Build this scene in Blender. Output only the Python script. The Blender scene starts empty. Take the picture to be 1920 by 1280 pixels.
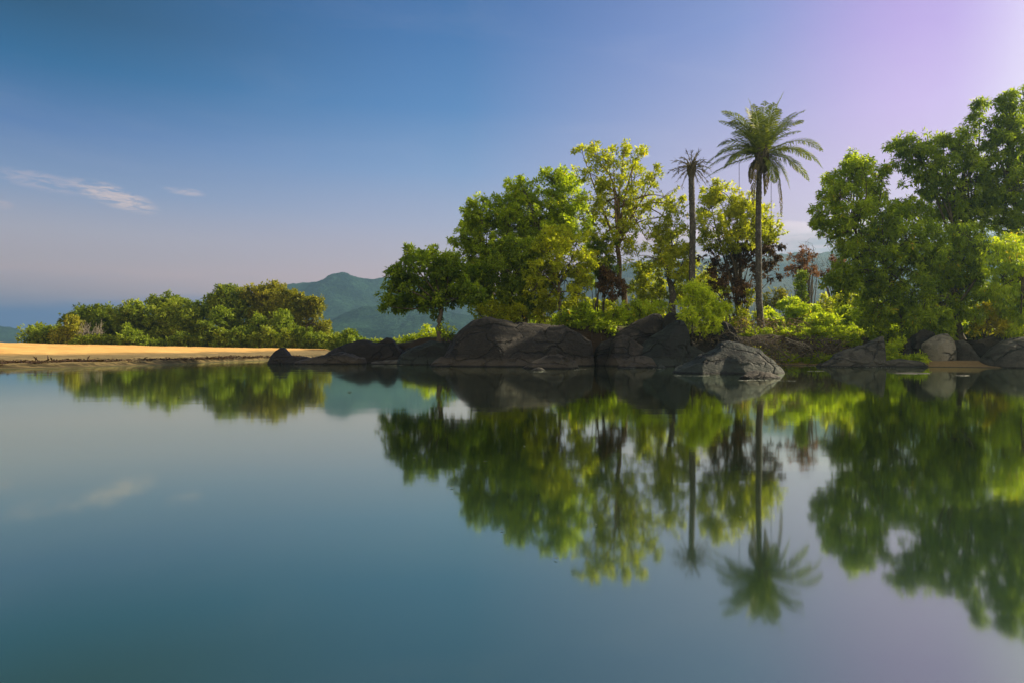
import bpy, math
import numpy as np
from mathutils import Vector

# ------------------------------------------------------------------ camera, world, sun
S = bpy.context.scene
COL = S.collection
F = 1280.0                       # focal length in photo pixels (24 mm on a 36 mm sensor, 1920 wide)
CZ = 1.06                        # camera height above the water
HY = 646.0                       # horizon row in the photo
cam_d = bpy.data.cameras.new("camera"); cam = bpy.data.objects.new("camera", cam_d); COL.objects.link(cam)
cam_d.lens = 24.0; cam_d.sensor_width = 36.0; cam_d.clip_start = 0.1; cam_d.clip_end = 20000
cam_d.shift_y = (HY - 640.0) / 1920.0
cam.location = (0, 0, CZ); cam.rotation_euler = (math.radians(90), 0, 0)
S.camera = cam
S.view_settings.view_transform = 'Standard'; S.view_settings.look = 'None'
S.view_settings.gamma = 1.0; S.view_settings.exposure = 0.85
S.view_settings.use_curve_mapping = False
S.cycles.use_denoising = True
S.cycles.max_bounces = 8; S.cycles.diffuse_bounces = 3; S.cycles.glossy_bounces = 3
S.cycles.transmission_bounces = 4; S.cycles.volume_bounces = 0
S.cycles.sample_clamp_indirect = 4.0

SUN_AZ, SUN_EL = math.radians(74), math.radians(28)
SUN = Vector((math.sin(SUN_AZ)*math.cos(SUN_EL), math.cos(SUN_AZ)*math.cos(SUN_EL), math.sin(SUN_EL)))
sd = bpy.data.lights.new("sun", 'SUN'); so = bpy.data.objects.new("sun", sd); COL.objects.link(so)
sd.energy = 5.0; sd.angle = math.radians(0.6); sd.color = (1.0, 0.84, 0.58)
so.rotation_euler = SUN.to_track_quat('Z', 'Y').to_euler(); so.location = (60, 30, 40)

def lin(c):
    r = []
    for v in c[:3]:
        v = v/255.0
        r.append(v/12.92 if v <= 0.04045 else ((v+0.055)/1.055)**2.4)
    return tuple(r) + (1.0,)

class NT:
    """tiny helper for building node trees"""
    def __init__(s, tree): s.t = tree; s.n = tree.nodes; s.l = tree.links
    def node(s, kind, **kw):
        n = s.n.new(kind)
        for k, v in kw.items(): setattr(n, k, v)
        return n
    def put(s, sock, v):
        if isinstance(v, bpy.types.NodeSocket): s.l.new(v, sock)
        elif v is not None:
            if hasattr(sock.default_value, '__len__') and not hasattr(v, '__len__'): v = [v]*len(sock.default_value)
            sock.default_value = v
    def math(s, op, a, b=None, c=None, clamp=False):
        n = s.node('ShaderNodeMath', operation=op, use_clamp=clamp)
        s.put(n.inputs[0], a); s.put(n.inputs[1], b); s.put(n.inputs[2], c)
        return n.outputs[0]
    def ramp(s, fac, stops, interp='LINEAR'):
        n = s.node('ShaderNodeValToRGB'); cr = n.color_ramp; cr.interpolation = interp
        while len(cr.elements) < len(stops): cr.elements.new(0.5)
        for e, (p, c) in zip(cr.elements, stops): e.position = p; e.color = c if len(c) == 4 else tuple(c)+(1,)
        s.put(n.inputs[0], fac); return n.outputs[0]
    def mix(s, fac, a, b, blend='MIX'):
        n = s.node('ShaderNodeMix', data_type='RGBA', blend_type=blend)
        s.put(n.inputs[0], fac); s.put(n.inputs[6], a); s.put(n.inputs[7], b); return n.outputs[2]
    def noise(s, vec, scale, detail=4, rough=0.55, dist=0.0):
        n = s.node('ShaderNodeTexNoise'); s.put(n.inputs['Vector'], vec)
        n.inputs['Scale'].default_value = scale; n.inputs['Detail'].default_value = detail
        n.inputs['Roughness'].default_value = rough; n.inputs['Distortion'].default_value = dist
        return n.outputs[0]
    def maprange(s, v, a, b, c=0.0, d=1.0, smooth=True):
        n = s.node('ShaderNodeMapRange', interpolation_type='SMOOTHSTEP' if smooth else 'LINEAR')
        for i, x in enumerate((v, a, b, c, d)): s.put(n.inputs[i], x)
        return n.outputs[0]
    def mapping(s, vec, scale=(1,1,1), rot=(0,0,0), loc=(0,0,0)):
        n = s.node('ShaderNodeMapping'); s.put(n.inputs[0], vec)
        n.inputs['Scale'].default_value = scale; n.inputs['Rotation'].default_value = rot; n.inputs['Location'].default_value = loc
        return n.outputs[0]

def g(v): return (v, v, v, 1)

def build_world():
    w = bpy.data.worlds.new("World"); S.world = w; w.use_nodes = True
    t = NT(w.node_tree); t.n.clear()
    out = t.node('ShaderNodeOutputWorld'); bg = t.node('ShaderNodeBackground')
    geo = t.node('ShaderNodeTexCoord'); sep = t.node('ShaderNodeSeparateXYZ'); t.put(sep.inputs[0], geo.outputs['Generated'])
    X, Y, Z = sep.outputs
    az = t.math('MULTIPLY', t.math('ARCTAN2', X, Y), 180/math.pi)      # degrees, 0 ahead, + to the right
    el = t.math('MULTIPLY', t.math('ARCSINE', Z), 180/math.pi)
    e = t.math('DIVIDE', el, 40.0, clamp=True)
    def col(stops): return t.ramp(e, [(d/40.0, lin(c)) for d, c in stops])
    left = col([(0, (104,130,166)), (2.2, (104,130,172)), (3.8, (178,162,172)), (5.2, (212,184,184)), (8, (190,182,196)), (11, (140,160,198)), (15, (84,124,182)), (19, (18,98,152)), (22.5, (0,74,118)), (40, (8,62,104))])
    mid = col([(0, (222,182,174)), (3.5, (222,184,180)), (6.5, (212,184,192)), (10, (176,176,206)), (14, (130,158,206)), (19, (76,128,190)), (26, (36,98,166)), (40, (30,80,134))])
    midr = col([(0, (214,172,180)), (7, (216,176,196)), (12, (196,172,210)), (18, (162,156,210)), (24, (124,134,202)), (40, (64,90,156))])
    right = col([(0, (224,188,182)), (6, (224,186,198)), (11, (214,176,218)), (17, (204,160,228)), (22, (186,142,222)), (40, (120,104,180))])
    edge = col([(0, (255,232,190)), (8, (255,238,214)), (15, (255,240,246)), (22, (246,224,250)), (40, (170,160,210))])
    c = t.mix(t.maprange(az, -38, -4), left, mid)
    c = t.mix(t.maprange(az, -4, 19, smooth=False), c, midr)
    c = t.mix(t.maprange(az, 17, 32), c, right)
    c = t.mix(t.maprange(az, 32, 43), c, edge)
    # added warm fill: unseen sky behind the camera brightened to light the fronts
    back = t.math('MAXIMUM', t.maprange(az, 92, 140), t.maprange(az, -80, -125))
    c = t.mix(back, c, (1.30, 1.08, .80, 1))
    vec = t.node('ShaderNodeCombineXYZ'); t.put(vec.inputs[0], az); t.put(vec.inputs[1], el)
    v = vec.outputs[0]
    # blue cloud bank low on the left horizon
    nb = t.noise(t.mapping(v, (0.10, 0.5, 1)), 1.0, 5, 0.6)
    topline = t.math('ADD', t.maprange(az, -40, -16, 2.6, 3.9), t.math('MULTIPLY', t.math('SUBTRACT', nb, 0.5), 2.6))
    bank = t.math('MULTIPLY', t.maprange(t.math('SUBTRACT', topline, el), -0.35, 0.75), t.maprange(az, -13, -22))
    c = t.mix(t.math('MULTIPLY', bank, 0.62), c, lin((92,124,174)))
    # pale pink veil above it
    nv = t.noise(t.mapping(v, (0.16, 1.1, 1), loc=(3, 1, 0)), 1.0, 5, 0.6)
    veil = t.math('MULTIPLY', t.maprange(nv, 0.42, 0.75), t.math('MULTIPLY', t.maprange(el, 2.2, 3.6), t.maprange(el, 6.0, 4.4)))
    c = t.mix(t.math('MULTIPLY', t.math('MULTIPLY', veil, 0.55), t.maprange(az, -10, -20)), c, lin((188,174,186)))
    # three small wisps high on the left
    ns = t.noise(t.mapping(v, (0.55, 2.6, 1), rot=(0, 0, math.radians(9))), 1.3, 6, 0.62, 0.6)
    def wisp(a0, e0, wa, we, tilt, amt, colr, c):
        da = t.math('SUBTRACT', az, a0); de = t.math('ADD', t.math('SUBTRACT', el, e0), t.math('MULTIPLY', da, tilt))
        q = t.math('ADD', t.math('POWER', t.math('ABSOLUTE', t.math('DIVIDE', da, wa)), 2.0), t.math('POWER', t.math('ABSOLUTE', t.math('DIVIDE', de, we)), 2.0))
        m = t.math('MULTIPLY', t.maprange(q, 1.0, 0.0), t.maprange(ns, 0.36, 0.62))
        return t.mix(t.math('MULTIPLY', m, amt), c, lin(colr))
    c = wisp(-34.5, 11.1, 3.4, 0.8, 0.10, 0.75, (190,184,204), c)
    c = wisp(-30.2, 10.6, 3.2, 0.95, 0.24, 1.0, (226,206,206), c)
    c = wisp(-25.6, 11.4, 1.7, 0.35, 0.06, 0.8, (206,194,206), c)
    c = wisp(-36.9, 9.3, 1.0, 0.4, 0.0, 0.7, (200,186,196), c)
    c = wisp(10.9, 15.2, 0.7, 0.25, 0.1, 0.9, (214,208,228), c)
    # cloud cap lying on the right-hand hill
    nc = t.noise(t.mapping(v, (0.22, 0.9, 1), loc=(7, 2, 0)), 1.0, 6, 0.6)
    top = t.math('ADD', 9.3, t.math('MULTIPLY', t.math('SUBTRACT', nc, 0.5), 1.6))
    m = t.math('MULTIPLY', t.maprange(t.math('SUBTRACT', top, el), -0.12, 0.25), t.math('MULTIPLY', t.maprange(az, 6, 12), t.maprange(az, 60, 40)))
    nd = t.noise(t.mapping(v, (0.25, 1.6, 1), loc=(1, 5, 0)), 1.2, 5, 0.6)
    ccol = t.mix(t.maprange(t.math('SUBTRACT', top, el), 0.0, 1.5), lin((246,210,222)), t.mix(t.maprange(nd, .35, .65), lin((158,132,146)), lin((204,166,178))))
    c = t.mix(t.math('MULTIPLY', m, 0.95), c, ccol)
    # faint high cirrus streaks
    nf = t.noise(t.mapping(v, (.05, .22, 1), rot=(0, 0, math.radians(-12)), loc=(4, 9, 0)), 1.0, 7, .62, .8)
    c = t.mix(t.math('MULTIPLY', t.maprange(nf, .48, .78), t.math('MULTIPLY', t.maprange(el, 3, 8), .06)), c, lin((214,206,222)))
    # glow round the sun
    dn = t.node('ShaderNodeVectorMath', operation='DOT_PRODUCT'); t.put(dn.inputs[0], geo.outputs['Generated']); dn.inputs[1].default_value = SUN
    gl = t.math('POWER', t.math('MAXIMUM', dn.outputs['Value'], 0.0), 26.0)
    glow = t.mix(gl, (0,0,0,1), (1.5, 1.15, 0.7, 1))
    c = t.mix(1.0, c, glow, 'ADD')
    # physical sky takes over well above the picture
    sky = t.node('ShaderNodeTexSky', sky_type='NISHITA', sun_disc=False, sun_elevation=SUN_EL, sun_rotation=SUN_AZ)
    skyc = t.mix(1.0, sky.outputs[0], g(0.13), 'MULTIPLY')
    c = t.mix(t.maprange(el, 34, 65), c, skyc)
    c = t.mix(t.maprange(el, -2, -12), c, (0.05, 0.07, 0.06, 1))
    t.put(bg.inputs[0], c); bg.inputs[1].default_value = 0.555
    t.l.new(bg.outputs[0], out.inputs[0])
build_world()

# ------------------------------------------------------------------ helpers
def P(px, py, Y): return np.array([(px-960.0)/F*Y, Y, CZ-(py-HY)/F*Y])

def hash3(i, j, k, s):
    h = (i*73856093) ^ (j*19349663) ^ (k*83492791) ^ (s*2654435761)
    h = h & 0xffffffff; h = ((h ^ (h >> 15))*2246822519) & 0xffffffff; h = ((h ^ (h >> 13))*3266489917) & 0xffffffff
    return ((h ^ (h >> 16)) & 0xffffff)/float(0xffffff)
def vnoise(p, s=0):
    p = np.asarray(p, float); i = np.floor(p).astype(np.int64); f = p-i; f = f*f*(3-2*f)
    x, y, z = i[..., 0], i[..., 1], i[..., 2]; fx, fy, fz = f[..., 0], f[..., 1], f[..., 2]; r = 0
    for a in (0, 1):
        for b in (0, 1):
            for c in (0, 1):
                r = r+hash3(x+a, y+b, z+c, s)*(fx if a else 1-fx)*(fy if b else 1-fy)*(fz if c else 1-fz)
    return r*2-1
def fbm(p, s=0, o=4):
    r = 0; a = 0.5; p = np.asarray(p, float)
    for k in range(o): r = r+a*vnoise(p*(2.03**k)+17.3*k, s+k); a *= 0.5
    return r
def nz(x, y, z=0*1.0, sc=1.0, s=0, o=4):
    x, y, z = np.broadcast_arrays(x, y, z); return fbm(np.stack([x, y, z], -1)*sc, s, o)
def unit(v): return v/np.maximum(np.linalg.norm(v, axis=-1, keepdims=True), 1e-9)
def sstep(a, b, x): t = np.clip((x-a)/(b-a), 0, 1); return t*t*(3-2*t)

class MB:
    def __init__(s): s.v = []; s.f = []; s.c = []; s.n = 0
    def add(s, v, f, c=None):
        v = np.asarray(v, float); s.v.append(v); s.f.append(np.asarray(f, np.int64)+s.n); s.n += len(v)
        s.c.append(np.full((len(v), 3), 0.5) if c is None else np.asarray(c, float))
    def tube(s, pts, rad, sides=6, c=None):
        pts = np.asarray(pts, float); n = len(pts); rad = np.broadcast_to(np.asarray(rad, float), (n,))
        tan = unit(np.gradient(pts, axis=0)); ref = np.array([0.31, 0.95, 0.02])
        if abs(tan[0] @ ref) > .9: ref = np.array([1.0, 0, 0.1])
        a = unit(np.cross(tan, ref)); b = np.cross(tan, a)
        th = np.linspace(0, 2*np.pi, sides, endpoint=False)
        v = pts[:, None]+rad[:, None, None]*(np.cos(th)[None, :, None]*a[:, None]+np.sin(th)[None, :, None]*b[:, None])
        i = np.arange(n-1)[:, None]*sides; j = np.arange(sides)[None]; k = (j+1) % sides
        f = np.stack([i+j, i+k, i+sides+k, i+sides+j], -1).reshape(-1, 4)
        s.add(v.reshape(-1, 3), f, c if c is None else np.tile(c, (n*sides, 1)))
    def leaves(s, base, d, nrm, L, W, c, bend=0.15):
        """kite-shaped leaves: base point, direction, approximate normal"""
        d = unit(d); side = unit(np.cross(d, nrm)); nn = np.cross(side, d); L = np.broadcast_to(L, (len(d),))[:, None]; W = np.broadcast_to(W, (len(d),))[:, None]
        up = nn*L*bend
        v = np.stack([base, base+d*L*.42+side*W*.5+up, base+d*L, base+d*L*.42-side*W*.5+up], 1).reshape(-1, 3)
        s.add(v, np.arange(len(v)).reshape(-1, 4), np.repeat(c, 4, 0))
    def grid(s, V, c=None, wrap=False):
        n, m = V.shape[:2]; i = np.arange(n-1)[:, None]*m; j = np.arange(m-1)[None]
        f = np.stack([i+j, i+m+j, i+m+j+1, i+j+1], -1).reshape(-1, 4)
        s.add(V.reshape(-1, 3), f, c if c is None else c.reshape(-1, 3))
    def build(s, name, mat, parent=None, smooth=True, origin=None):
        v = np.concatenate(s.v); f = np.concatenate(s.f); c = np.concatenate(s.c)
        o3 = np.zeros(3)
        if origin is not None: o3 = np.asarray(origin, float)
        elif parent is not None: o3 = np.array(parent.location)
        v = v-o3
        me = bpy.data.meshes.new(name); me.vertices.add(len(v)); me.vertices.foreach_set('co', v.astype(np.float32).ravel())
        me.loops.add(f.size); me.loops.foreach_set('vertex_index', f.astype(np.int32).ravel())
        me.polygons.add(len(f)); me.polygons.foreach_set('loop_start', np.arange(0, f.size, 4, dtype=np.int32))
        me.update(calc_edges=True)
        a = me.attributes.new('tint', 'FLOAT_COLOR', 'POINT')
        a.data.foreach_set('color', np.concatenate([c, np.ones((len(c), 1))], 1).astype(np.float32).ravel())
        if smooth: me.shade_smooth()
        me.materials.append(mat)
        o = bpy.data.objects.new(name, me); COL.objects.link(o)
        if parent is not None: o.parent = parent
        elif origin is not None: o.location = o3
        return o

def tag(o, label=None, cat=None, group=None, kind=None):
    if label: o['label'] = label
    if cat: o['category'] = cat
    if group: o['group'] = group
    if kind: o['kind'] = kind
    return o
def empty(name, loc):
    o = bpy.data.objects.new(name, None); COL.objects.link(o); o.location = tuple(float(q) for q in loc); return o

# ------------------------------------------------------------------ materials
def new_mat(name):
    m = bpy.data.materials.new(name); m.use_nodes = True; t = NT(m.node_tree); t.n.clear()
    return m, t, t.node('ShaderNodeOutputMaterial')

def leaf_mat(name, dark, mid, light, trans=0.5, tcol=1.95, rough=0.45, odd=None):
    m, t, out = new_mat(name)
    at = t.node('ShaderNodeAttribute', attribute_name='tint'); sp = t.node('ShaderNodeSeparateColor'); t.put(sp.inputs[0], at.outputs['Color'])
    c = t.ramp(sp.outputs[0], [(0.0, dark+(1,)), (0.5, mid+(1,)), (1.0, light+(1,))])
    if odd: c = t.mix(t.maprange(sp.outputs[1], .93, .99), c, odd+(1,))
    p = t.node('ShaderNodeBsdfPrincipled'); t.put(p.inputs['Base Color'], c); p.inputs['Roughness'].default_value = rough
    p.inputs['Specular IOR Level'].default_value = 0.28
    tr = t.node('ShaderNodeBsdfTranslucent')
    tc = t.mix(1.0, c, (tcol, tcol*1.0, tcol*0.45, 1), 'MULTIPLY'); t.put(tr.inputs[0], tc)
    mx = t.node('ShaderNodeMixShader'); mx.inputs[0].default_value = trans
    t.l.new(p.outputs[0], mx.inputs[1]); t.l.new(tr.outputs[0], mx.inputs[2]); t.l.new(mx.outputs[0], out.inputs[0])
    return m

M = {}
M['deep'] = leaf_mat('foliage_deep', (0.049,0.091,0.009), (0.133,0.195,0.014), (0.316,0.391,0.023), .56)
M['mid'] = leaf_mat('foliage_mid', (0.076,0.119,0.007), (0.214,0.292,0.014), (0.455,0.531,0.026), .56, odd=(0.700,0.466,0.024))
M['yellow'] = leaf_mat('foliage_yellow', (0.127,0.157,0.008), (0.310,0.346,0.014), (0.506,0.518,0.030), .56, odd=(0.665,0.450,0.026))
M['bright'] = leaf_mat('foliage_bright', (.14,.19,.010), (.36,.44,.018), (.56,.62,.04), .5)
M['gold'] = leaf_mat('foliage_gold', (.12,.125,.008), (.29,.27,.014), (.46,.42,.024), .5)
M['brown'] = leaf_mat('foliage_dead_brown', (.03,.018,.010), (.075,.04,.018), (.15,.085,.03), .25, 1.2, .7)
M['red'] = leaf_mat('foliage_dead_red', (.11,.05,.025), (.25,.115,.06), (.38,.20,.10), .3, 1.2, .7)
M['far'] = leaf_mat('foliage_across', (.075,.115,.010), (.18,.245,.014), (.34,.40,.03), .35, 1.3, .6)
M['farwarm'] = leaf_mat('foliage_across_warm', (.095,.115,.010), (.24,.25,.014), (.40,.38,.03), .35, 1.3, .6, odd=(0.479,0.302,0.052))
M['farpale'] = leaf_mat('foliage_across_pale', (0.094,0.143,0.010), (0.187,0.260,0.014), (0.302,0.386,0.028), .4, 1.3, .6)
M['palm'] = leaf_mat('palm_leaflet', (0.060,0.090,0.012), (0.156,0.198,0.022), (0.360,0.396,0.042), .4, 1.5, .4)
M['palmdead'] = leaf_mat('palm_leaflet_dry', (0.075,0.068,0.030), (0.150,0.128,0.053), (0.285,0.225,0.090), .3, 1.2, .6)
M['grass'] = leaf_mat('grass_blade', (.06,.085,.008), (.17,.22,.012), (.32,.36,.03), .45)

def bark_mat(name, a, b, spots=None, scale=9):
    m, t, out = new_mat(name); tc = t.node('ShaderNodeTexCoord').outputs['Object']
    n = t.noise(t.mapping(tc, (1, 1, .35)), scale, 6, .65)
    c = t.mix(t.maprange(n, .35, .68), a+(1,), b+(1,))
    if spots:
        s = t.noise(tc, 11, 3, .7); c = t.mix(t.maprange(s, .60, .66), c, spots+(1,))
    p = t.node('ShaderNodeBsdfPrincipled'); t.put(p.inputs['Base Color'], c); p.inputs['Roughness'].default_value = .85
    bp = t.node('ShaderNodeBump'); bp.inputs['Strength'].default_value = .7; bp.inputs['Distance'].default_value = .04
    t.put(bp.inputs['Height'], n); t.l.new(bp.outputs[0], p.inputs['Normal']); t.l.new(p.outputs[0], out.inputs[0])
    return m
M['bark'] = bark_mat('bark', (.030,.024,.016), (.10,.08,.05))
M['barkwarm'] = bark_mat('bark_warm', (.07,.045,.02), (.20,.13,.06))
M['barkpalm'] = bark_mat('bark_palm', (.018,.016,.014), (.065,.058,.048), (.22,.22,.19))
M['barkpale'] = bark_mat('bark_pale', (.10,.09,.07), (.26,.23,.18))
M['fibre'] = bark_mat('palm_fibre', (.03,.026,.015), (.10,.08,.04), scale=25)

def rock_mat(name, dark, mid, pale, band=.5, bandz=.5, rough=.72):
    m, t, out = new_mat(name); geo = t.node('ShaderNodeNewGeometry'); pos = geo.outputs['Position']
    sp = t.node('ShaderNodeSeparateXYZ'); t.put(sp.inputs[0], pos)
    n1 = t.noise(pos, .55, 6, .6, .6); n2 = t.noise(t.mapping(pos, (1, 1, .45), rot=(0, .5, 0)), 2.6, 7, .68, .4); n3 = t.noise(pos, 22, 4, .7)
    n4 = t.noise(t.mapping(pos, (.8, .8, 2.4), rot=(0, .6, 0)), 1.6, 8, .62, 1.2)
    c = t.mix(t.maprange(n1, .42, .60), dark+(1,), mid+(1,))
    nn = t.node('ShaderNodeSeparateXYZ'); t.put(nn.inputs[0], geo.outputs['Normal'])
    dry = t.math('MULTIPLY', t.maprange(t.math('ADD', nn.outputs[2], t.math('MULTIPLY', t.math('SUBTRACT', n2, .5), 1.2)), .55, .95), .8)  # upward faces mixed paler: the highlight on rock tops put into the colour
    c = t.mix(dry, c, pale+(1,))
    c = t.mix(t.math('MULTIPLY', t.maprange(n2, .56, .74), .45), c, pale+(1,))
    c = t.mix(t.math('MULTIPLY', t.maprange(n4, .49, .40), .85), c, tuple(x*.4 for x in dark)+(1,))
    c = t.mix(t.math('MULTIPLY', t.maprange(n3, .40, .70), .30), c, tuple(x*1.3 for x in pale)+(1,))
    wob = t.node('ShaderNodeTexNoise'); t.put(wob.inputs['Vector'], pos); wob.inputs['Scale'].default_value = .9; wob.inputs['Detail'].default_value = 5
    va = t.node('ShaderNodeVectorMath', operation='SCALE'); t.put(va.inputs[0], wob.outputs['Color']); va.inputs['Scale'].default_value = 1.5
    vb = t.node('ShaderNodeVectorMath', operation='ADD'); t.put(vb.inputs[0], t.mapping(pos, (.8, .8, 1.7), rot=(0, .55, 0))); t.put(vb.inputs[1], va.outputs[0])
    vo = t.node('ShaderNodeTexVoronoi', feature='DISTANCE_TO_EDGE'); t.put(vo.inputs['Vector'], vb.outputs[0]); vo.inputs['Scale'].default_value = .62
    crack = t.math('MULTIPLY', t.maprange(vo.outputs['Distance'], .055, .0), t.maprange(n1, .40, .56))
    c = t.mix(t.math('MULTIPLY', crack, .92), c, tuple(x*.25 for x in dark)+(1,))
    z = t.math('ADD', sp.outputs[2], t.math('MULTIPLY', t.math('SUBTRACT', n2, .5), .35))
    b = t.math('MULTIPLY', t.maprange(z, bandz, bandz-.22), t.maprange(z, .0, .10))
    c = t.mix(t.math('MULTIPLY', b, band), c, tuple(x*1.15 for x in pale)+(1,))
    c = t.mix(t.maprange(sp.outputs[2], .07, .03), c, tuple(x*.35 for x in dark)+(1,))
    p = t.node('ShaderNodeBsdfPrincipled'); t.put(p.inputs['Base Color'], c); p.inputs['Roughness'].default_value = rough
    p.inputs['Specular IOR Level'].default_value = .35
    h = t.math('ADD', t.math('MULTIPLY', n2, .6), t.math('ADD', t.math('MULTIPLY', n3, .12), t.math('SUBTRACT', t.math('MULTIPLY', n4, .8), crack)))
    bp = t.node('ShaderNodeBump'); bp.inputs['Strength'].default_value = .8; bp.inputs['Distance'].default_value = .28
    t.put(bp.inputs['Height'], h); t.l.new(bp.outputs[0], p.inputs['Normal']); t.l.new(p.outputs[0], out.inputs[0])
    return m
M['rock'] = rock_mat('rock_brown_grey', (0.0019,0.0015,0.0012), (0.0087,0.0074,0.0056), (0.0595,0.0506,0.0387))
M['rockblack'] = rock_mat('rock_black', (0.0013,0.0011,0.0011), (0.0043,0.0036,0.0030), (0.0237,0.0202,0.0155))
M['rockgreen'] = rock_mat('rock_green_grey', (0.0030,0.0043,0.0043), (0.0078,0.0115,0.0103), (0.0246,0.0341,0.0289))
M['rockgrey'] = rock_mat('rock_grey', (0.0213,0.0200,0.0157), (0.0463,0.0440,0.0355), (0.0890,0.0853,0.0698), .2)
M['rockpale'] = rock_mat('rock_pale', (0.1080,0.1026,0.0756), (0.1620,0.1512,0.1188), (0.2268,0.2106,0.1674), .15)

def plain(name, c, rough=.6, bump=0, sc=6, var=.25):
    m, t, out = new_mat(name); tc = t.node('ShaderNodeTexCoord').outputs['Object']; n = t.noise(tc, sc, 5, .6)
    k = t.mix(n, tuple(x*(1-var) for x in c)+(1,), tuple(x*(1+var) for x in c)+(1,))
    p = t.node('ShaderNodeBsdfPrincipled'); t.put(p.inputs['Base Color'], k); p.inputs['Roughness'].default_value = rough
    if bump:
        bp = t.node('ShaderNodeBump'); bp.inputs['Strength'].default_value = bump; bp.inputs['Distance'].default_value = .1
        t.put(bp.inputs['Height'], n); t.l.new(bp.outputs[0], p.inputs['Normal'])
    t.l.new(p.outputs[0], out.inputs[0]); return m

def sand_mat():
    m, t, out = new_mat('sand'); geo = t.node('ShaderNodeNewGeometry'); pos = geo.outputs['Position']
    sp = t.node('ShaderNodeSeparateXYZ'); t.put(sp.inputs[0], pos)
    n1 = t.noise(t.mapping(pos, (.25, .6, 1)), 1.0, 6, .65); n2 = t.noise(pos, 7, 5, .7); n3 = t.noise(t.mapping(pos, (.5, 2.2, 1)), 1.0, 6, .7)
    dry = t.mix(t.maprange(n1, .35, .65), (.60,.34,.095,1), (.76,.46,.15,1))
    wet = t.mix(t.maprange(n3, .4, .6), (.15,.115,.05,1), (.27,.20,.09,1))
    z = t.math('ADD', sp.outputs[2], t.math('MULTIPLY', t.math('SUBTRACT', n1, .5), .25))
    c = t.mix(t.maprange(z, .36, .54), wet, dry)
    deb = t.math('MULTIPLY', t.maprange(n3, .46, .54), t.math('MULTIPLY', t.maprange(sp.outputs[2], .24, .15), t.maprange(sp.outputs[2], .01, .05)))
    c = t.mix(t.math('MULTIPLY', deb, .9), c, (.03,.026,.012,1))
    c = t.mix(t.maprange(sp.outputs[2], .035, .01), c, (.05,.05,.025,1))
    gr = t.math('MULTIPLY', t.maprange(n2, .55, .7), t.maprange(z, .42, .3)); c = t.mix(t.math('MULTIPLY', gr, .6), c, (.07,.08,.015,1))
    p = t.node('ShaderNodeBsdfPrincipled'); t.put(p.inputs['Base Color'], c); p.inputs['Roughness'].default_value = .9
    p.inputs['Specular IOR Level'].default_value = .15
    bp = t.node('ShaderNodeBump'); bp.inputs['Strength'].default_value = .6; bp.inputs['Distance'].default_value = .08
    t.put(bp.inputs['Height'], t.math('ADD', n2, n3)); t.l.new(bp.outputs[0], p.inputs['Normal']); t.l.new(p.outputs[0], out.inputs[0])
    return m
M['sand'] = sand_mat()

def soil_mat():
    m, t, out = new_mat('soil'); geo = t.node('ShaderNodeNewGeometry'); pos = geo.outputs['Position']
    sp = t.node('ShaderNodeSeparateXYZ'); t.put(sp.inputs[0], pos); nn = t.node('ShaderNodeSeparateXYZ'); t.put(nn.inputs[0], geo.outputs['Normal'])
    n1 = t.noise(pos, 1.1, 6, .65); n2 = t.noise(t.mapping(pos, (1, 1, 2.5)), 5, 6, .7)
    c = t.mix(n2, (.010,.007,.004,1), (.065,.042,.022,1))
    gr = t.math('MULTIPLY', t.maprange(nn.outputs[2], .80, .95), t.maprange(n1, .36, .52))
    c = t.mix(gr, c, t.mix(n2, (.04,.06,.010,1), (.13,.15,.018,1)))
    sandy = t.math('MULTIPLY', t.maprange(sp.outputs[2], .40, .26), t.maprange(n1, .2, .4))
    c = t.mix(sandy, c, t.mix(n2, (.14,.09,.035,1), (.36,.24,.09,1)))
    c = t.mix(t.maprange(sp.outputs[2], .03, .01), c, (.03,.026,.016,1))
    p = t.node('ShaderNodeBsdfPrincipled'); t.put(p.inputs['Base Color'], c); p.inputs['Roughness'].default_value = .95
    bp = t.node('ShaderNodeBump'); bp.inputs['Strength'].default_value = 1; bp.inputs['Distance'].default_value = .25
    t.put(bp.inputs['Height'], n2); t.l.new(bp.outputs[0], p.inputs['Normal']); t.l.new(p.outputs[0], out.inputs[0])
    return m
M['soil'] = soil_mat()

def hill_mat(name, a, b, sc):
    m, t, out = new_mat(name); geo = t.node('ShaderNodeNewGeometry'); pos = geo.outputs['Position']
    n = t.noise(pos, sc, 7, .7); n2 = t.noise(pos, sc*.12, 4, .6)
    c = t.mix(t.maprange(t.math('ADD', t.math('MULTIPLY', n, .6), t.math('MULTIPLY', n2, .4)), .38, .62), a+(1,), b+(1,))
    p = t.node('ShaderNodeBsdfPrincipled'); t.put(p.inputs['Base Color'], c); p.inputs['Roughness'].default_value = 1; p.inputs['Specular IOR Level'].default_value = 0
    bp = t.node('ShaderNodeBump'); bp.inputs['Strength'].default_value = 1; bp.inputs['Distance'].default_value = 14
    t.put(bp.inputs['Height'], n); t.l.new(bp.outputs[0], p.inputs['Normal']); t.l.new(p.outputs[0], out.inputs[0])
    return m
M['hill'] = hill_mat('forested_hill', (.006,.020,.018), (.038,.088,.050), .12)
M['hillsunhaze'] = hill_mat('dry_forested_hill', (.050,.050,.034), (.105,.098,.066), .12)  # warm base colour stands in for sun-scattered haze over the right-hand hills
M['field'] = hill_mat('lowland', (.04,.07,.012), (.09,.13,.02), .3)

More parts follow.
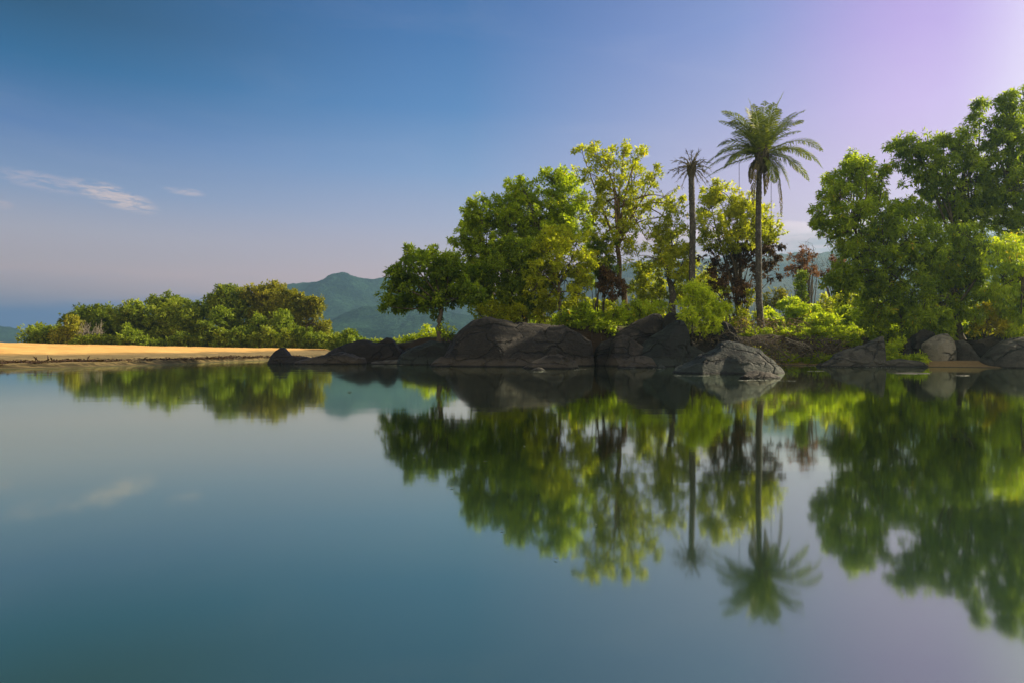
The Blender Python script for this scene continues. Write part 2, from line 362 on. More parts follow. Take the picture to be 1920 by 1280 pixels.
def water_mat():
    m, t, out = new_mat('water'); geo = t.node('ShaderNodeNewGeometry'); pos = geo.outputs['Position']
    n = t.noise(t.mapping(pos, (.25, 1.0, 1)), 1.6, 3, .5); n2 = t.noise(t.mapping(pos, (.03, .14, 1)), 1.0, 3, .5)
    sp = t.node('ShaderNodeSeparateXYZ'); t.put(sp.inputs[0], pos)
    far = t.math('MULTIPLY', t.maprange(sp.outputs[1], 12, 30), t.maprange(sp.outputs[0], 0, -8))
    h = t.math('MULTIPLY', n, t.math('MULTIPLY', t.math('ADD', .15, far), t.maprange(n2, .4, .65, .25, 1)))
    bp = t.node('ShaderNodeBump'); bp.inputs['Strength'].default_value = .35; bp.inputs['Distance'].default_value = .03
    t.put(bp.inputs['Height'], h)
    gl = t.node('ShaderNodeBsdfGlossy'); gl.inputs['Roughness'].default_value = .05; gl.inputs['Color'].default_value = (.90,1.0,.84,1); t.l.new(bp.outputs[0], gl.inputs['Normal'])
    df = t.node('ShaderNodeBsdfDiffuse'); t.put(df.inputs['Color'], t.mix(t.maprange(sp.outputs[1], 2.0, 8), (.020,.042,.021,1), (.005,.009,.004,1)))
    fr = t.node('ShaderNodeFresnel'); fr.inputs['IOR'].default_value = 2.7
    mx = t.node('ShaderNodeMixShader'); t.put(mx.inputs[0], t.math('MULTIPLY', fr.outputs[0], 1.5, clamp=True)); t.l.new(df.outputs[0], mx.inputs[1]); t.l.new(gl.outputs[0], mx.inputs[2])
    t.l.new(mx.outputs[0], out.inputs[0]); return m
M['water'] = water_mat()

# ------------------------------------------------------------------ terrain and water
def pxs(px, xs, ys): return np.interp(px, xs, ys)
def water():
    b = MB(); xs = np.concatenate([np.linspace(-400, -60, 12), np.linspace(-50, 60, 23), np.linspace(80, 400, 12)]); ys = np.linspace(-80, 160, 30)
    X, Y = np.meshgrid(xs, ys, indexing='ij'); b.grid(np.stack([X, Y, 0*X], -1)); o = b.build('water', M['water'], smooth=False); tag(o, kind='structure')
water()

def ground():
    b = MB(); ys = np.concatenate([np.linspace(-300, 60, 14), np.linspace(70, 130, 14), np.geomspace(150, 2040, 22)]); xs = np.concatenate([-np.geomspace(2480, 60, 20), np.linspace(-50, 50, 21), np.geomspace(60, 2480, 20)])
    X, Y = np.meshgrid(xs, ys, indexing='ij')
    Z = -1.5+1.9*sstep(84, 112, Y+nz(X, Y, 0, .03, 4)*10)+nz(X, Y, 0, .05, 5)*.3
    b.grid(np.stack([X, Y, Z], -1)); tag(b.build('ground', M['field']), kind='structure')
ground()

def shore_D(px):          # distance of the left bank's waterline for a photo column
    return pxs(px, [-1500, -600, 0, 150, 300, 420, 480, 560, 640, 760, 900], [26, 28, 30.5, 33, 37, 42, 45.5, 52, 60, 78, 96])
def sandbank():
    pp = np.linspace(-1500, 900, 420); s = np.concatenate([np.linspace(-3, 8, 90), np.linspace(8.4, 85, 90)])
    PX, SS = np.meshgrid(pp, s, indexing='ij'); D = shore_D(PX); Y = D+SS
    X = (PX-960)/F*Y; nn = nz(X, Y, 0, .35, 11); D2 = SS+nn*1.3
    top = pxs(PX, [-1500, 0, 150, 300, 450, 600, 700], [1.6, 1.22, 1.0, .80, .62, .45, .3])
    Z = -.6+.62*sstep(-2.5, .1, D2)+.15*sstep(.0, .5, D2)+.10*sstep(.6, 7, D2)+(top-.25)*sstep(5, 34, SS)+nz(X, Y, 0, 2.0, 12)*.05*sstep(0, 1, D2)+nz(X, Y, 0, .25, 13)*.13+nz(X, Y, 0, .9, 14)*.05*sstep(2, 5, SS)
    Z = Z-1.6*sstep(62, 85, SS)
    b = MB(); b.grid(np.stack([X, Y, Z], -1)); tag(b.build('sandbank', M['sand']), kind='structure')
sandbank()

def isl_front(px):  # where the island's waterline lies
    return pxs(px, [560, 640, 760, 900, 1120, 1330, 1470, 1540, 1680, 1920, 2200, 3200], [54, 47, 40, 37, 36, 35, 36, 35, 33.4, 31.5, 30, 28])
def isl_z(px, Y):
    px = np.asarray(px, float); s = Y-isl_front(px); X = (px-960)/F*Y; st = pxs(px, [1480, 1560, 1700, 1900], [1.0, 2.6, 3.6, 4.2])
    n = nz(X, Y, 0, .45, 21)*1.0
    top = pxs(px, [560, 700, 780, 900, 1000, 1290, 1360, 1500, 1700, 2200], [.5, .75, 1.35, 1.8, 2.1, 2.1, 1.55, 1.62, 1.6, 1.7])
    z = -.8+.86*sstep(-2.2, .0, s+n*.5)+.22*sstep(0, 1.0, s+n*.5)+(top-.28)*sstep(st, st+1.5, s+n*.9)
    z = z+nz(X, Y, 0, 1.6, 22)*.14*sstep(.5, 2, s)*sstep(st-.6, st+.6, s+.3)+nz(X, Y, 0, .3, 23)*.18*sstep(4, 7, s)
    return z-(top-.7)*sstep(10, 40, s)-.6*sstep(50, 70, s)
def island():
    pp = np.linspace(560, 3200, 620); s = np.concatenate([np.linspace(-3, 6, 80), np.linspace(6.4, 70, 60)])
    PX, SS = np.meshgrid(pp, s, indexing='ij'); Y = isl_front(PX)+SS; X = (PX-960)/F*Y
    Z = isl_z(PX, Y)*sstep(560, 640, PX)-1.2*(1-sstep(560, 640, PX))
    s1 = sstep(1.0, 2.3, SS)*(1-sstep(2.3, 3.5, SS))
    b = MB(); b.grid(np.stack([X, Y-s1*.5, Z], -1)); tag(b.build('river_bank', M['soil']), kind='structure')
island()
def gz(px, Y): return float(isl_z(np.array([px]), np.array([Y]))[0])

def hill(name, crest, Y, depth, rough, seed, base=-3, mat='hill', n=520):
    cx, cy = zip(*crest); px = np.linspace(cx[0], cx[-1], n); py = np.interp(px, cx, cy)
    k = np.ones(9)/9; py = np.convolve(np.pad(py, 4, 'edge'), k, 'valid')
    v = np.linspace(-1, 1, 90); PX, V = np.meshgrid(px, v, indexing='ij'); H = (CZ-(py-HY)/F*Y)[:, None]-base
    prof = np.where(V < 0, (1-np.abs(V))**1.25, (1-np.abs(V))**.8)
    YY = Y+V*depth; X = (PX-960)/F*Y
    Z = base+H*prof+nz(X, YY, 0, 1/160., seed)*H*.5*np.sin(np.pi*np.clip(prof, 0, 1))+nz(X, YY, 0, 1/rough, seed+1, 3)*rough*.35
    b = MB(); b.grid(np.stack([X, YY, Z], -1)); return tag(b.build(name, M[mat]), kind='structure')
hill('hill', [(300,646),(350,625),(375,590),(395,570),(430,556),(470,550),(520,540),(548,532),(572,530),(610,530),(640,519),(665,518),(700,527),(728,521),(750,515),(800,520),(860,545),(960,560),(1100,540),(1250,560),(1400,640)], 1500, 420, 12, 31)
hill('hill', [(560,644),(600,622),(640,590),(680,574),(740,572),(800,574),(880,590),(960,620),(1040,644)], 1000, 250, 9, 33)
hill('hill', [(820,640),(920,580),(1040,520),(1120,498),(1200,490),(1300,486),(1400,482),(1450,478),(1500,472),(1540,474),(1600,470),(1700,460),(1850,440),(2050,430),(2300,470),(2600,640)], 1150, 380, 10, 35, mat='hillsunhaze')
hill('hill', [(-800,645),(-500,560),(-300,580),(-100,600),(0,614),(30,624),(60,632),(110,641),(200,645)], 1600, 350, 12, 37)
hill('hill', [(1060,644),(1180,560),(1300,545),(1420,540),(1560,548),(1700,530),(1900,520),(2200,640)], 800, 200, 8, 39, mat='hillsunhaze')

# ------------------------------------------------------------------ haze: one closed box round the place
def haze():
    b = MB(); x0, x1, y0, y1, z0, z1 = -2500, 2500, -320, 2050, -6, 262
    v = [(x0,y0,z0),(x1,y0,z0),(x1,y1,z0),(x0,y1,z0),(x0,y0,z1),(x1,y0,z1),(x1,y1,z1),(x0,y1,z1)]
    b.add(v, [(0,3,2,1),(4,5,6,7),(0,1,5,4),(1,2,6,5),(2,3,7,6),(3,0,4,7)])
    m = bpy.data.materials.new('haze'); m.use_nodes = True; t = NT(m.node_tree); t.n.clear()
    out = t.node('ShaderNodeOutputMaterial'); pv = t.node('ShaderNodeVolumePrincipled')
    pv.inputs['Color'].default_value = (.41, .73, .97, 1); pv.inputs['Density'].default_value = .00034
    pv.inputs['Anisotropy'].default_value = .5
    t.l.new(pv.outputs[0], out.inputs['Volume'])
    tag(b.build('haze', m, smooth=False), kind='stuff')
haze()

# ------------------------------------------------------------------ rocks
def rock(label, outline, depth, mat='rock', wl=None, Y=None, base=None, seed=1, pw=.72, amp=.14, crease=.15, dirn=.5, name='boulder', cat='boulder', nx=150, nt=64, tilt=0.0, facets=14):
    if wl is not None: D = F*CZ/(wl-HY); yc = D+depth
    else: yc = Y
    ox, oy = zip(*outline); px = np.linspace(ox[0], ox[-1], nx)
    py = np.interp(px, ox, oy); k = np.hanning(9); k /= k.sum(); py[4:-4] = np.convolve(py, k, 'valid')
    zt = CZ-(py-HY)/F*yc; x = (px-960)/F*yc
    zb = -.5 if base is None else base
    u = np.linspace(0, 1, nx); w = np.clip(4*u*(1-u), 0, 1)**.42; w = np.maximum(w, .02)
    H = np.maximum(zt-zb, .05)*np.clip(np.minimum(u, 1-u)/.02, 0.02, 1)**.5
    t = np.linspace(0, np.pi, nt); ct = np.cos(t); stt = np.sin(t)
    yy = -np.sign(ct)*np.abs(ct)**.85; zz = np.clip(stt, 0, 1)**pw
    Yg = yc+depth*w[:, None]*yy[None]+tilt*(x[:, None]-x.mean()); Zg = zb+H[:, None]*zz[None]; Xg = np.repeat(x[:, None], nt, 1)
    # displacement away from the spine
    ny = yy[None]*np.ones((nx, 1)); nzv = zz[None]*np.ones((nx, 1)); q = np.stack([Xg, Yg, Zg], -1)
    s = max(.35, (x[-1]-x[0])/8.0)
    d = fbm(q/(s*1.6), seed, 5)*amp*4*s
    rot = np.stack([q[..., 0]*math.cos(dirn)+q[..., 2]*math.sin(dirn), q[..., 1], (-q[..., 0]*math.sin(dirn)+q[..., 2]*math.cos(dirn))*2.4], -1)
    cr = vnoise(rot/(s*2.0)+fbm(q/s/1.5, seed+9, 3)[..., None]*.6, seed+5); d -= crease*s*2.2*np.exp(-(cr/.06)**2); d += crease*s*3.6*((1-np.abs(vnoise(rot/(s*2.3)+31, seed+4)))**3-.3)
    cr2 = vnoise(rot/(s*.9)+5, seed+6); d -= crease*s*.25*np.exp(-(cr2/.08)**2)
    d += fbm(q*5, seed+7, 3)*.035
    edge = np.clip(np.minimum(u, 1-u)/.08, 0, 1)[:, None]
    d = d*edge*np.where(nzv > .97, .55, 1.0)
    Yg = Yg+d*ny*1.0; Zg = Zg+d*nzv*.55
    Xg = Xg+fbm(q/s+40, seed+3, 3)*s*.22*edge
    if facets:                                        # knock flat facets off the front and back
        q = np.stack([Xg, Yg, Zg], -1); c = np.array([x.mean(), yc, zb]); rg = np.random.default_rng(seed*7+1); W_ = (x[-1]-x[0])
        for _ in range(facets):
            cc = np.array([rg.uniform(x[0]+.15*W_, x[-1]-.15*W_), yc, zb+rg.uniform(.1, .5)*H.max()])
            n_ = unit(np.array([rg.normal()*.55, -rg.uniform(.5, 1.0), rg.uniform(.0, .9)])); e = (q-cc) @ n_
            near = np.exp(-(((q[..., 0]-cc[0])/(.22*W_+.3))**2)); lim = np.quantile(e[near > .5], .985)*rg.uniform(.70, .92)
            ex = np.maximum(e-lim, 0)*near; q = q-n_*(ex*.93)[..., None]
        Xg, Yg, Zg = q[..., 0], q[..., 1], q[..., 2]
    org = (float(x.mean()), float(yc), float(max(zb, 0)))
    b = MB(); b.grid(np.stack([Xg, Yg, Zg], -1)); o = b.build(name, M[mat], origin=org)
    return tag(o, label, cat)

rock('low black rock with a raised knob, at the far left tip of the rock chain', [(503,688),(505,674),(510,666),(518,656),(527,652),(534,656),(540,664),(556,668),(575,669),(598,674),(612,688)], 1.3, 'rockblack', wl=682, seed=3)
rock('long low brown rock in front of the dark humped rock on the left', [(545,688),(558,678),(585,670),(604,665),(622,661),(640,660),(655,663),(668,668),(680,668),(687,674),(688,688)], 1.3, 'rock', wl=683, seed=5, crease=.16)
rock('black twin-humped rock left of the small tree, with a pale waterline band', [(592,684),(610,664),(632,654),(655,644),(672,638),(688,637),(700,642),(711,643),(719,636),(727,633),(735,637),(748,652),(760,662),(772,686)], 2.2, 'rockblack', Y=41, seed=7, crease=.08)
rock('pale flat ledge at the waterline under the twin-humped black rock', [(690,690),(696,678),(720,675),(745,673),(765,676),(780,690)], .9, 'rockgrey', wl=683, seed=8, name='rock_ledge', cat='rock', nx=70, nt=30, crease=.05)
rock('smooth grey-green rock slope below the small leaning tree', [(742,688),(752,664),(768,654),(792,643),(806,638),(822,640),(850,636),(880,632),(905,636),(925,688)], 2.0, 'rockgreen', Y=37.6, seed=9, crease=.07, dirn=.4)
rock('brown shoulder rock behind the left end of the huge boulder', [(838,670),(850,630),(868,615),(890,603),(915,598),(935,612),(945,670)], 1.5, 'rock', Y=37.5, base=.2, seed=10)
rock('huge dark domed boulder in the middle, the largest of all, cracked across its face', [(817,696),(822,682),(832,662),(846,640),(862,617),(882,602),(905,595),(930,595),(950,598),(963,603),(980,601),(1005,602),(1040,606),(1065,612),(1088,622),(1105,636),(1122,645),(1134,656),(1136,668),(1128,682),(1116,697)], 2.6, 'rock', wl=688, seed=12, amp=.12, crease=.15, nx=300, nt=130, pw=.62, dirn=.75, facets=22)
rock('ribbed low rock at the foot of the huge boulder', [(972,697),(985,683),(1003,674),(1025,667),(1045,664),(1064,668),(1080,678),(1090,697)], .8, 'rock', wl=691, seed=14, crease=.22, dirn=.5, name='rock', cat='rock', nx=100)
rock('small slab peeping from the water beside the ribbed low rock', [(992,696),(1000,692),(1012,689),(1026,693),(1034,697)], .4, 'rockgrey', wl=694, seed=15, name='rock', cat='rock', nx=50, nt=24)
rock('dark wedge of rock filling the gap right of the huge boulder', [(1108,690),(1118,655),(1128,640),(1150,634),(1165,690)], 1.2, 'rockblack', Y=35.5, seed=16)
rock('squat brown boulder with a sunlit upper edge, right of the huge boulder', [(1132,696),(1142,668),(1148,642),(1156,630),(1170,627),(1182,630),(1193,640),(1205,649),(1216,662),(1221,680),(1214,696)], 1.4, 'rock', wl=687, seed=18, crease=.08)
rock('slanting slab of dark grey rock rising behind the squat brown boulder', [(1140,660),(1150,632),(1168,618),(1188,606),(1210,595),(1228,588),(1240,589),(1250,606),(1262,660)], 1.4, 'rock', Y=36.4, base=.3, seed=20, crease=.13, dirn=.6)
rock('rounded knob of purple-grey rock at the top of the pile beside the bright bush', [(1228,640),(1240,602),(1252,587),(1264,582),(1276,585),(1285,594),(1288,640)], 1.0, 'rockblack', Y=36.2, base=.6, seed=21)
rock('smooth green-grey boulder sloping left from under the bright bush', [(1184,692),(1196,658),(1210,640),(1228,628),(1244,618),(1256,606),(1270,599),(1282,602),(1290,625),(1298,692)], 1.6, 'rockgreen', Y=34.6, seed=22, crease=.07, dirn=.6)
rock('black boulder in deep shade beneath the bright bush', [(1278,690),(1286,634),(1300,612),(1325,600),(1352,598),(1372,610),(1384,640),(1394,690)], 1.8, 'rockblack', Y=36.4, seed=23)
rock('flat-topped dark arch of rock beside the water below the green-grey boulder', [(1214,694),(1222,672),(1234,659),(1250,650),(1268,645),(1288,643),(1306,649),(1322,660),(1332,670),(1344,694)], 1.4, 'rockgreen', wl=687, seed=24, crease=.12, dirn=.5)
rock('cracked low block at the waterline in front of the squat brown boulder', [(1160,694),(1170,676),(1188,668),(1206,664),(1224,669),(1236,694)], .7, 'rock', wl=689, seed=51, name='rock', cat='rock', nx=70, nt=40)
rock('wedge of rock jammed between the slanting slab and the dark arch of rock', [(1216,668),(1228,650),(1246,640),(1262,644),(1272,668)], .8, 'rockblack', Y=34.2, base=.3, seed=52, name='rock', cat='rock', nx=70, nt=40)
rock('narrow upright stone against the right side of the dark arch of rock', [(1318,690),(1326,664),(1338,656),(1350,664),(1356,690)], .6, 'rockgreen', Y=31.6, base=-.3, seed=53, name='rock', cat='rock', nx=60, nt=40)
rock('flat slab lying against the left flank of the huge boulder', [(800,692),(812,676),(826,668),(842,672),(852,692)], .7, 'rock', wl=687, seed=54, name='rock_slab', cat='rock slab', nx=60, nt=40)
rock('rough little rock on the skyline between the twin-humped rock and the grey-green slope', [(748,668),(756,655),(768,650),(780,654),(790,668)], .7, 'rockblack', Y=39, base=.2, seed=55, name='rock', cat='rock', nx=60, nt=40)
rock('little rock in the dark gap between the huge and the squat boulder', [(1150,697),(1160,686),(1172,677),(1184,676),(1192,687),(1194,697)], .5, 'rock', wl=690, seed=25, name='rock', cat='rock', nx=50, nt=30)
rock('little pointed rock in the water left of the big green-grey boulder', [(1222,697),(1232,687),(1242,680),(1252,686),(1262,697)], .4, 'rockgreen', wl=690, seed=26, name='rock', cat='rock', nx=50, nt=30)
rock('big green-grey boulder standing furthest into the water, with a step along its side', [(1258,712),(1266,697),(1284,688),(1304,680),(1318,668),(1336,662),(1352,652),(1362,641),(1376,636),(1390,640),(1402,646),(1418,652),(1432,662),(1450,674),(1462,684),(1470,696),(1471,712)], 1.7, 'rockgreen', wl=702, seed=28, crease=.10, nx=220, nt=90, dirn=.45, pw=.8)
rock('low brown rock awash in front of the big green-grey boulder', [(1380,716),(1388,704),(1402,697),(1424,694),(1446,697),(1462,702),(1474,709),(1482,716)], .55, 'rock', wl=710, seed=29, name='rock', cat='rock', nx=90, nt=40)
rock('long blue-grey slab sloping down to the water below the grassy bank', [(1528,692),(1540,680),(1556,670),(1578,660),(1600,652),(1625,645),(1645,637),(1660,630),(1670,628),(1676,634),(1672,650),(1664,692)], 1.0, 'rockgrey', wl=688, seed=31, crease=.08, dirn=.4, pw=.9, tilt=.15, name='rock_slab', cat='rock slab')
rock('flat grey ledge at the water right of the long blue-grey slab', [(1600,692),(1618,680),(1650,675),(1690,671),(1725,675),(1745,692)], .9, 'rockgrey', wl=688, seed=32, name='rock_ledge', cat='rock', crease=.05)
rock('brown rock under the grass edge between the long slab and the leaning dark boulder', [(1672,680),(1684,655),(1700,640),(1716,630),(1730,640),(1742,680)], .9, 'rock', Y=35, base=.0, seed=33)
rock('dark boulder leaning right behind the pale round boulder', [(1700,684),(1706,650),(1716,632),(1730,618),(1744,610),(1756,622),(1762,684)], 1.0, 'rockblack', Y=34.9, base=.0, seed=34, crease=.05)
rock('pale egg-shaped boulder on the right shore, lightest of the group', [(1727,692),(1728,660),(1733,644),(1746,634),(1758,629),(1772,625),(1782,633),(1790,648),(1791,662),(1786,692)], .9, 'rockpale', wl=686.5, seed=35, facets=0, amp=.035, crease=.015, pw=.55)
rock('sloping grey boulder touching the right side of the pale egg-shaped boulder', [(1780,692),(1784,648),(1792,638),(1802,637),(1812,646),(1822,662),(1834,676),(1842,692)], .9, 'rockgrey', wl=686, seed=36, facets=0, amp=.05, crease=.03)
rock('wide dark brown boulder at the back of the right shore', [(1800,690),(1812,634),(1832,637),(1852,634),(1868,626),(1884,622),(1900,625),(1920,640),(1940,690)], 1.6, 'rock', Y=35.7, seed=37, crease=.05)
rock('smooth grey boulder cut by the right edge of the picture', [(1840,700),(1848,678),(1862,660),(1880,645),(1902,635),(1930,630),(1965,636),(1990,655),(2003,700)], 1.6, 'rockgrey', wl=690, seed=38, facets=0, amp=.05, crease=.04)
rock('flat pale stone barely breaking the surface, the larger of two off the right shore', [(1672,701),(1685,698.4),(1712,697.4),(1738,698.4),(1750,701)], .55, 'rockpale', wl=700.5, base=-.12, seed=40, facets=0, name='stone', cat='stone', nx=60, nt=24, amp=.01, crease=0)
rock('flat pale stone barely breaking the surface, the smaller of two off the right shore', [(1790,705),(1798,702.4),(1806,701.8),(1816,702.8),(1822,705)], .25, 'rockpale', wl=704, base=-.10, seed=41, facets=0, name='stone', cat='stone', nx=40, nt=20, amp=.01, crease=0)
rock('dark little rock at the left foot of the long blue-grey slab', [(1528,692),(1533,682),(1541,677),(1550,681),(1556,692)], .35, 'rockblack', wl=687, seed=42, name='rock', cat='rock', nx=40, nt=24)

# ------------------------------------------------------------------ trees
def bez(a, b, c, n=8):
    t = np.linspace(0, 1, n)[:, None]; return (1-t)**2*a+2*t*(1-t)*b+t*t*c

DENS = 1.4; LSC = 1.04
def foliage(mb, rng, blobs, rc=.38, dens=1.0, L=.17, W=.065, sprig=12, per=7, droop=.35, gap=-.06, flat=1.0, twigs=None, tr=.012, hang=0.0, hue=0.0, spray=1.0):
    """blobs: rows of centre(3), radius.  Clumps of sprigs of leaves spread through each lobe."""
    for bi, (c, R) in enumerate(blobs):
        n = max(3, int(dens*DENS*(R/rc)**2*3.0)); d = unit(rng.normal(size=(n, 3))+np.array([0, 0, .15])); rr = R*(.30+.75*rng.random(n)**.55)
        out = rng.random(n) < .10; rr[out] *= 1.0+.28*rng.random(out.sum())
        cc = c+d*rr[:, None]*np.array([1, .9, flat]); cc[:, 2] -= hang*rng.random(n)*R
        keep = (vnoise(cc*(.9/rc*.38), 3) > (gap if R > .45 else -2))
        if keep.mean() < .5: keep |= rng.random(n) < .6
        cc, d = cc[keep], d[keep]; n = len(cc)
        if n == 0: continue
        rcl = rc*(.40+.95*rng.random(n)**1.5)
        if spray:
            m_ = max(3, int(spray*(R/rc)*2.2)); ds = unit(rng.normal(size=(m_, 3))+np.array([0, 0, .45])); fr_ = np.repeat(np.linspace(.95, 1.38, 3)[None], m_, 0)*rng.uniform(.85, 1.05, (m_, 1))
            pc = (c+ds[:, None]*fr_[..., None]*R+np.array([0, 0, -.04])*np.arange(3)[None, :, None]).reshape(-1, 3); cc = np.concatenate([cc, pc]); d = np.concatenate([d, np.repeat(ds, 3, 0)])
            rcl = np.concatenate([rcl, np.tile([.30, .24, .16], m_)*rc]); thin = np.concatenate([np.zeros(n, bool), np.ones(3*m_, bool)]); n = len(cc)
            if twigs is not None:
                for k in range(m_): twigs.tube([c+ds[k]*R*.5, pc[3*k], pc[3*k+2]], [tr*1.3, tr*.9, tr*.3], 3)
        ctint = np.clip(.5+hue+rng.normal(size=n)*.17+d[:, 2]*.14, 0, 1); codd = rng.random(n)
        if twigs is not None:
            for k in range(0, n, 3):
                m = (c+cc[k])/2+rng.normal(size=3)*.12*R+np.array([0, 0, .1*R]); twigs.tube(bez(c, m, cc[k], 4), [tr*1.6, tr*1.3, tr, tr*.4], 3)
        ci = np.repeat(np.arange(n), sprig)
        if spray: ci = ci[~(thin[ci] & (rng.random(len(ci)) > .40))]
        ns = len(ci)
        sd = unit(rng.normal(size=(ns, 3))); sp = cc[ci]+sd*(rcl[ci]*rng.random(ns)**.4)[:, None]*np.array([1, 1, .75])
        axis = unit(sd*.8+unit(sp-c)*.7+np.array([0, 0, .25])+rng.normal(size=(ns, 3))*.3)
        li = np.repeat(np.arange(ns), per); nl = len(li)
        ld = unit(axis[li]*.55+unit(rng.normal(size=(nl, 3)))*.85+np.array([0, 0, -droop]))
        base = sp[li]+ld*L*.15+axis[li]*(rng.random(nl)*L*.8)[:, None]
        nrm = unit(rng.normal(size=(nl, 3))*.55+np.array([0, 0, 1.0])+unit(sp-c)[li]*.4)
        LL = LSC*L*(.6+.7*rng.random(nl)); WW = LL*(W/L)*(.8+.4*rng.random(nl))
        tint = np.clip(ctint[ci][li]+rng.normal(size=nl)*.13, 0, 1)
        odd = np.clip(codd[ci][li]*.35+rng.random(nl)*.66, 0, 1)
        mb.leaves(base, ld, nrm, LL, WW, np.stack([tint, odd, tint], 1))

def to3(rows, Y, rng, spread=1.0):
    o = []
    for r in rows:
        dy = r[3] if len(r) > 3 else rng.uniform(-1, 1)*spread
        o.append((P(r[0], r[1], Y+dy), r[2]/F*Y))
    return o

def tree(label, cat, Y, trunk, blobs, mat='mid', bark='bark', tr=.14, seed=1, name='tree', group=None, spread=1.0, limbs=True, base_to=None, crown='crown', extra=None, **kw):
    """trunk: rows (px, py) bottom to top; blobs: rows (px, py, radius px[, depth offset])"""
    rng = np.random.default_rng(seed); B = to3(blobs, Y, rng, spread)
    pts = np.array([P(a, b, Y) for a, b in trunk])
    pts[0, 2] = (gz(trunk[0][0], Y)-.15) if base_to is None else base_to
    root = empty(name, (pts[0][0], pts[0][1], pts[0][2])); tag(root, label, cat, group)
    tb = MB(); n = 14; s = np.linspace(0, 1, len(pts)); q = np.linspace(0, 1, n)
    path = np.stack([np.interp(q, s, pts[:, i]) for i in range(3)], 1); path[1:-1] += rng.normal(size=(n-2, 3))*tr*.22
    rad = tr*(1.0-.45*q)*(1+.9*np.exp(-q*14)); tb.tube(path, rad, 9)
    if limbs:
        for c, R in B:
            k = int(rng.integers(n*6//10, n)); a = path[k]; d = c-a
            mid = a+d*.45+np.array([0, 0, .25*abs(d[0])+.1])+rng.normal(size=3)*.12*np.linalg.norm(d)
            r0 = min(rad[k]*.62, .03+.02*np.linalg.norm(d)); tb.tube(bez(a, mid, c, 8), np.linspace(r0, .018, 8), 6)
    mb = MB(); foliage(mb, rng, B, twigs=tb, **kw)
    tb.build('trunk', M[bark], root)
    mb.build(crown, M[mat], root, smooth=False)
    if extra: extra(root, rng)
    return root

def bush(label, Y, blobs, mat='mid', seed=1, base=None, spread=.5, name='bush', cat='bush', group=None, stems=5, **kw):
    rng = np.random.default_rng(seed); B = to3(blobs, Y, rng, spread)
    c0 = np.mean([b[0] for b in B], 0); px0 = 960+c0[0]/Y*F
    z0 = base if base is not None else gz(px0, Y)-.1
    root = empty(name, (c0[0], Y, z0)); tag(root, label, cat, group); tb = MB()
    for c, R in B:
        for k in range(max(1, stems//len(B)+1)):
            a = np.array([c0[0]+(c[0]-c0[0])*.6+rng.normal()*.12, Y+rng.normal()*.1, z0]); e = c+rng.normal(size=3)*R*.35
            tb.tube(bez(a, (a+e)/2+rng.normal(size=3)*.1, e, 5), [.03, .025, .02, .014, .006], 4)
    mb = MB(); foliage(mb, rng, B, twigs=tb, **kw); tb.build('stem', M['bark'], root); mb.build('foliage', M[mat], root, smooth=False)
    return root

# --- central group, left to right
tree('small dark broad-leaved tree leaning on the grey rock, first at the island tip', 'tree', 39.4, [(824,640),(823,612),(827,585),(829,572)],
     [(785,487,20),(772,500,28),(812,492,24),(838,500,20),(760,522,24),(800,525,36),(845,530,36),(748,548,22),(775,555,28),(732,576,15),(752,572,14),(815,560,30),(860,560,28),(884,548,22),(880,510,16)],
     'deep', tr=.17, seed=101, L=.23, W=.105, per=6, sprig=11, gap=-.12)
tree('rounded mid-green tree behind the small leaning tree, at the left of the big group', 'tree', 43, [(925,600),(922,540),(915,480)],
     [(905,398,26),(930,402,24),(885,422,26),(862,445,24),(915,435,34),(955,425,28),(868,478,28),(905,480,40),(948,475,38),(880,520,32),(925,525,40),(895,565,30),(940,570,34)],
     'mid', tr=.2, seed=102, L=.19, W=.08)
tree('tall leafy green tree with two domed tops, the densest of the middle group', 'tree', 44, [(1015,600),(1012,520),(1010,440)],
     [(965,362,24),(985,362,22),(955,392,26),(990,395,32),(965,430,34),(1010,430,34),(1040,343,26),(1060,345,22),(1030,372,30),(1068,375,30),(1050,405,36),(1085,412,28),(1045,440,34),(1000,470,38),(960,480,34),(1075,450,30)],
     'mid', tr=.24, seed=103, L=.18, W=.075, hue=.05)
tree('dark green tree with drooping foliage in front of the tall domed tree', 'tree', 41, [(985,600),(980,560),(975,520)],
     [(930,470,26),(955,462,26),(985,470,30),(940,500,30),(975,505,34),(925,535,26),(960,545,34),(1000,540,30),(985,575,26),(945,578,24),(1010,500,26)],
     'deep', tr=.17, seed=104, L=.20, W=.07, droop=.9, hang=.4, hue=.15)
tree('small yellowish speckled tree on a slim forked trunk behind the huge boulder', 'tree', 39.5, [(1052,606),(1051,575),(1048,545),(1046,520)],
     [(1020,455,22),(1050,450,24),(1078,462,24),(1035,480,28),(1070,492,30),(1018,515,28),(1060,525,30),(1092,520,26),(1030,552,22),(1086,552,20),(1000,545,20),(1105,490,20)],
     'yellow', tr=.12, seed=105, L=.17, W=.075, dens=.8, gap=-.05)
tree('tall sparse yellow-green tree with sky showing through its open crown', 'tree', 42, [(1180,605),(1170,560),(1163,520),(1160,470),(1158,420),(1160,370)],
     [(1092,288,13),(1120,300,22),(1150,290,15),(1170,284,12),(1182,300,20),(1200,290,12),(1105,325,24),(1145,330,30),(1190,335,28),(1228,335,20),(1118,365,28),(1160,370,32),(1205,372,30),(1245,370,24),(1268,392,18),(1110,400,28),(1150,410,32),(1195,415,32),(1238,408,26),(1265,425,18),(1130,445,26),(1170,450,30),(1212,450,24),(1160,482,24),(1195,478,18)],
     'yellow', 'barkwarm', tr=.19, seed=106, L=.19, W=.075, dens=.42, rc=.36, gap=-.02, sprig=8)
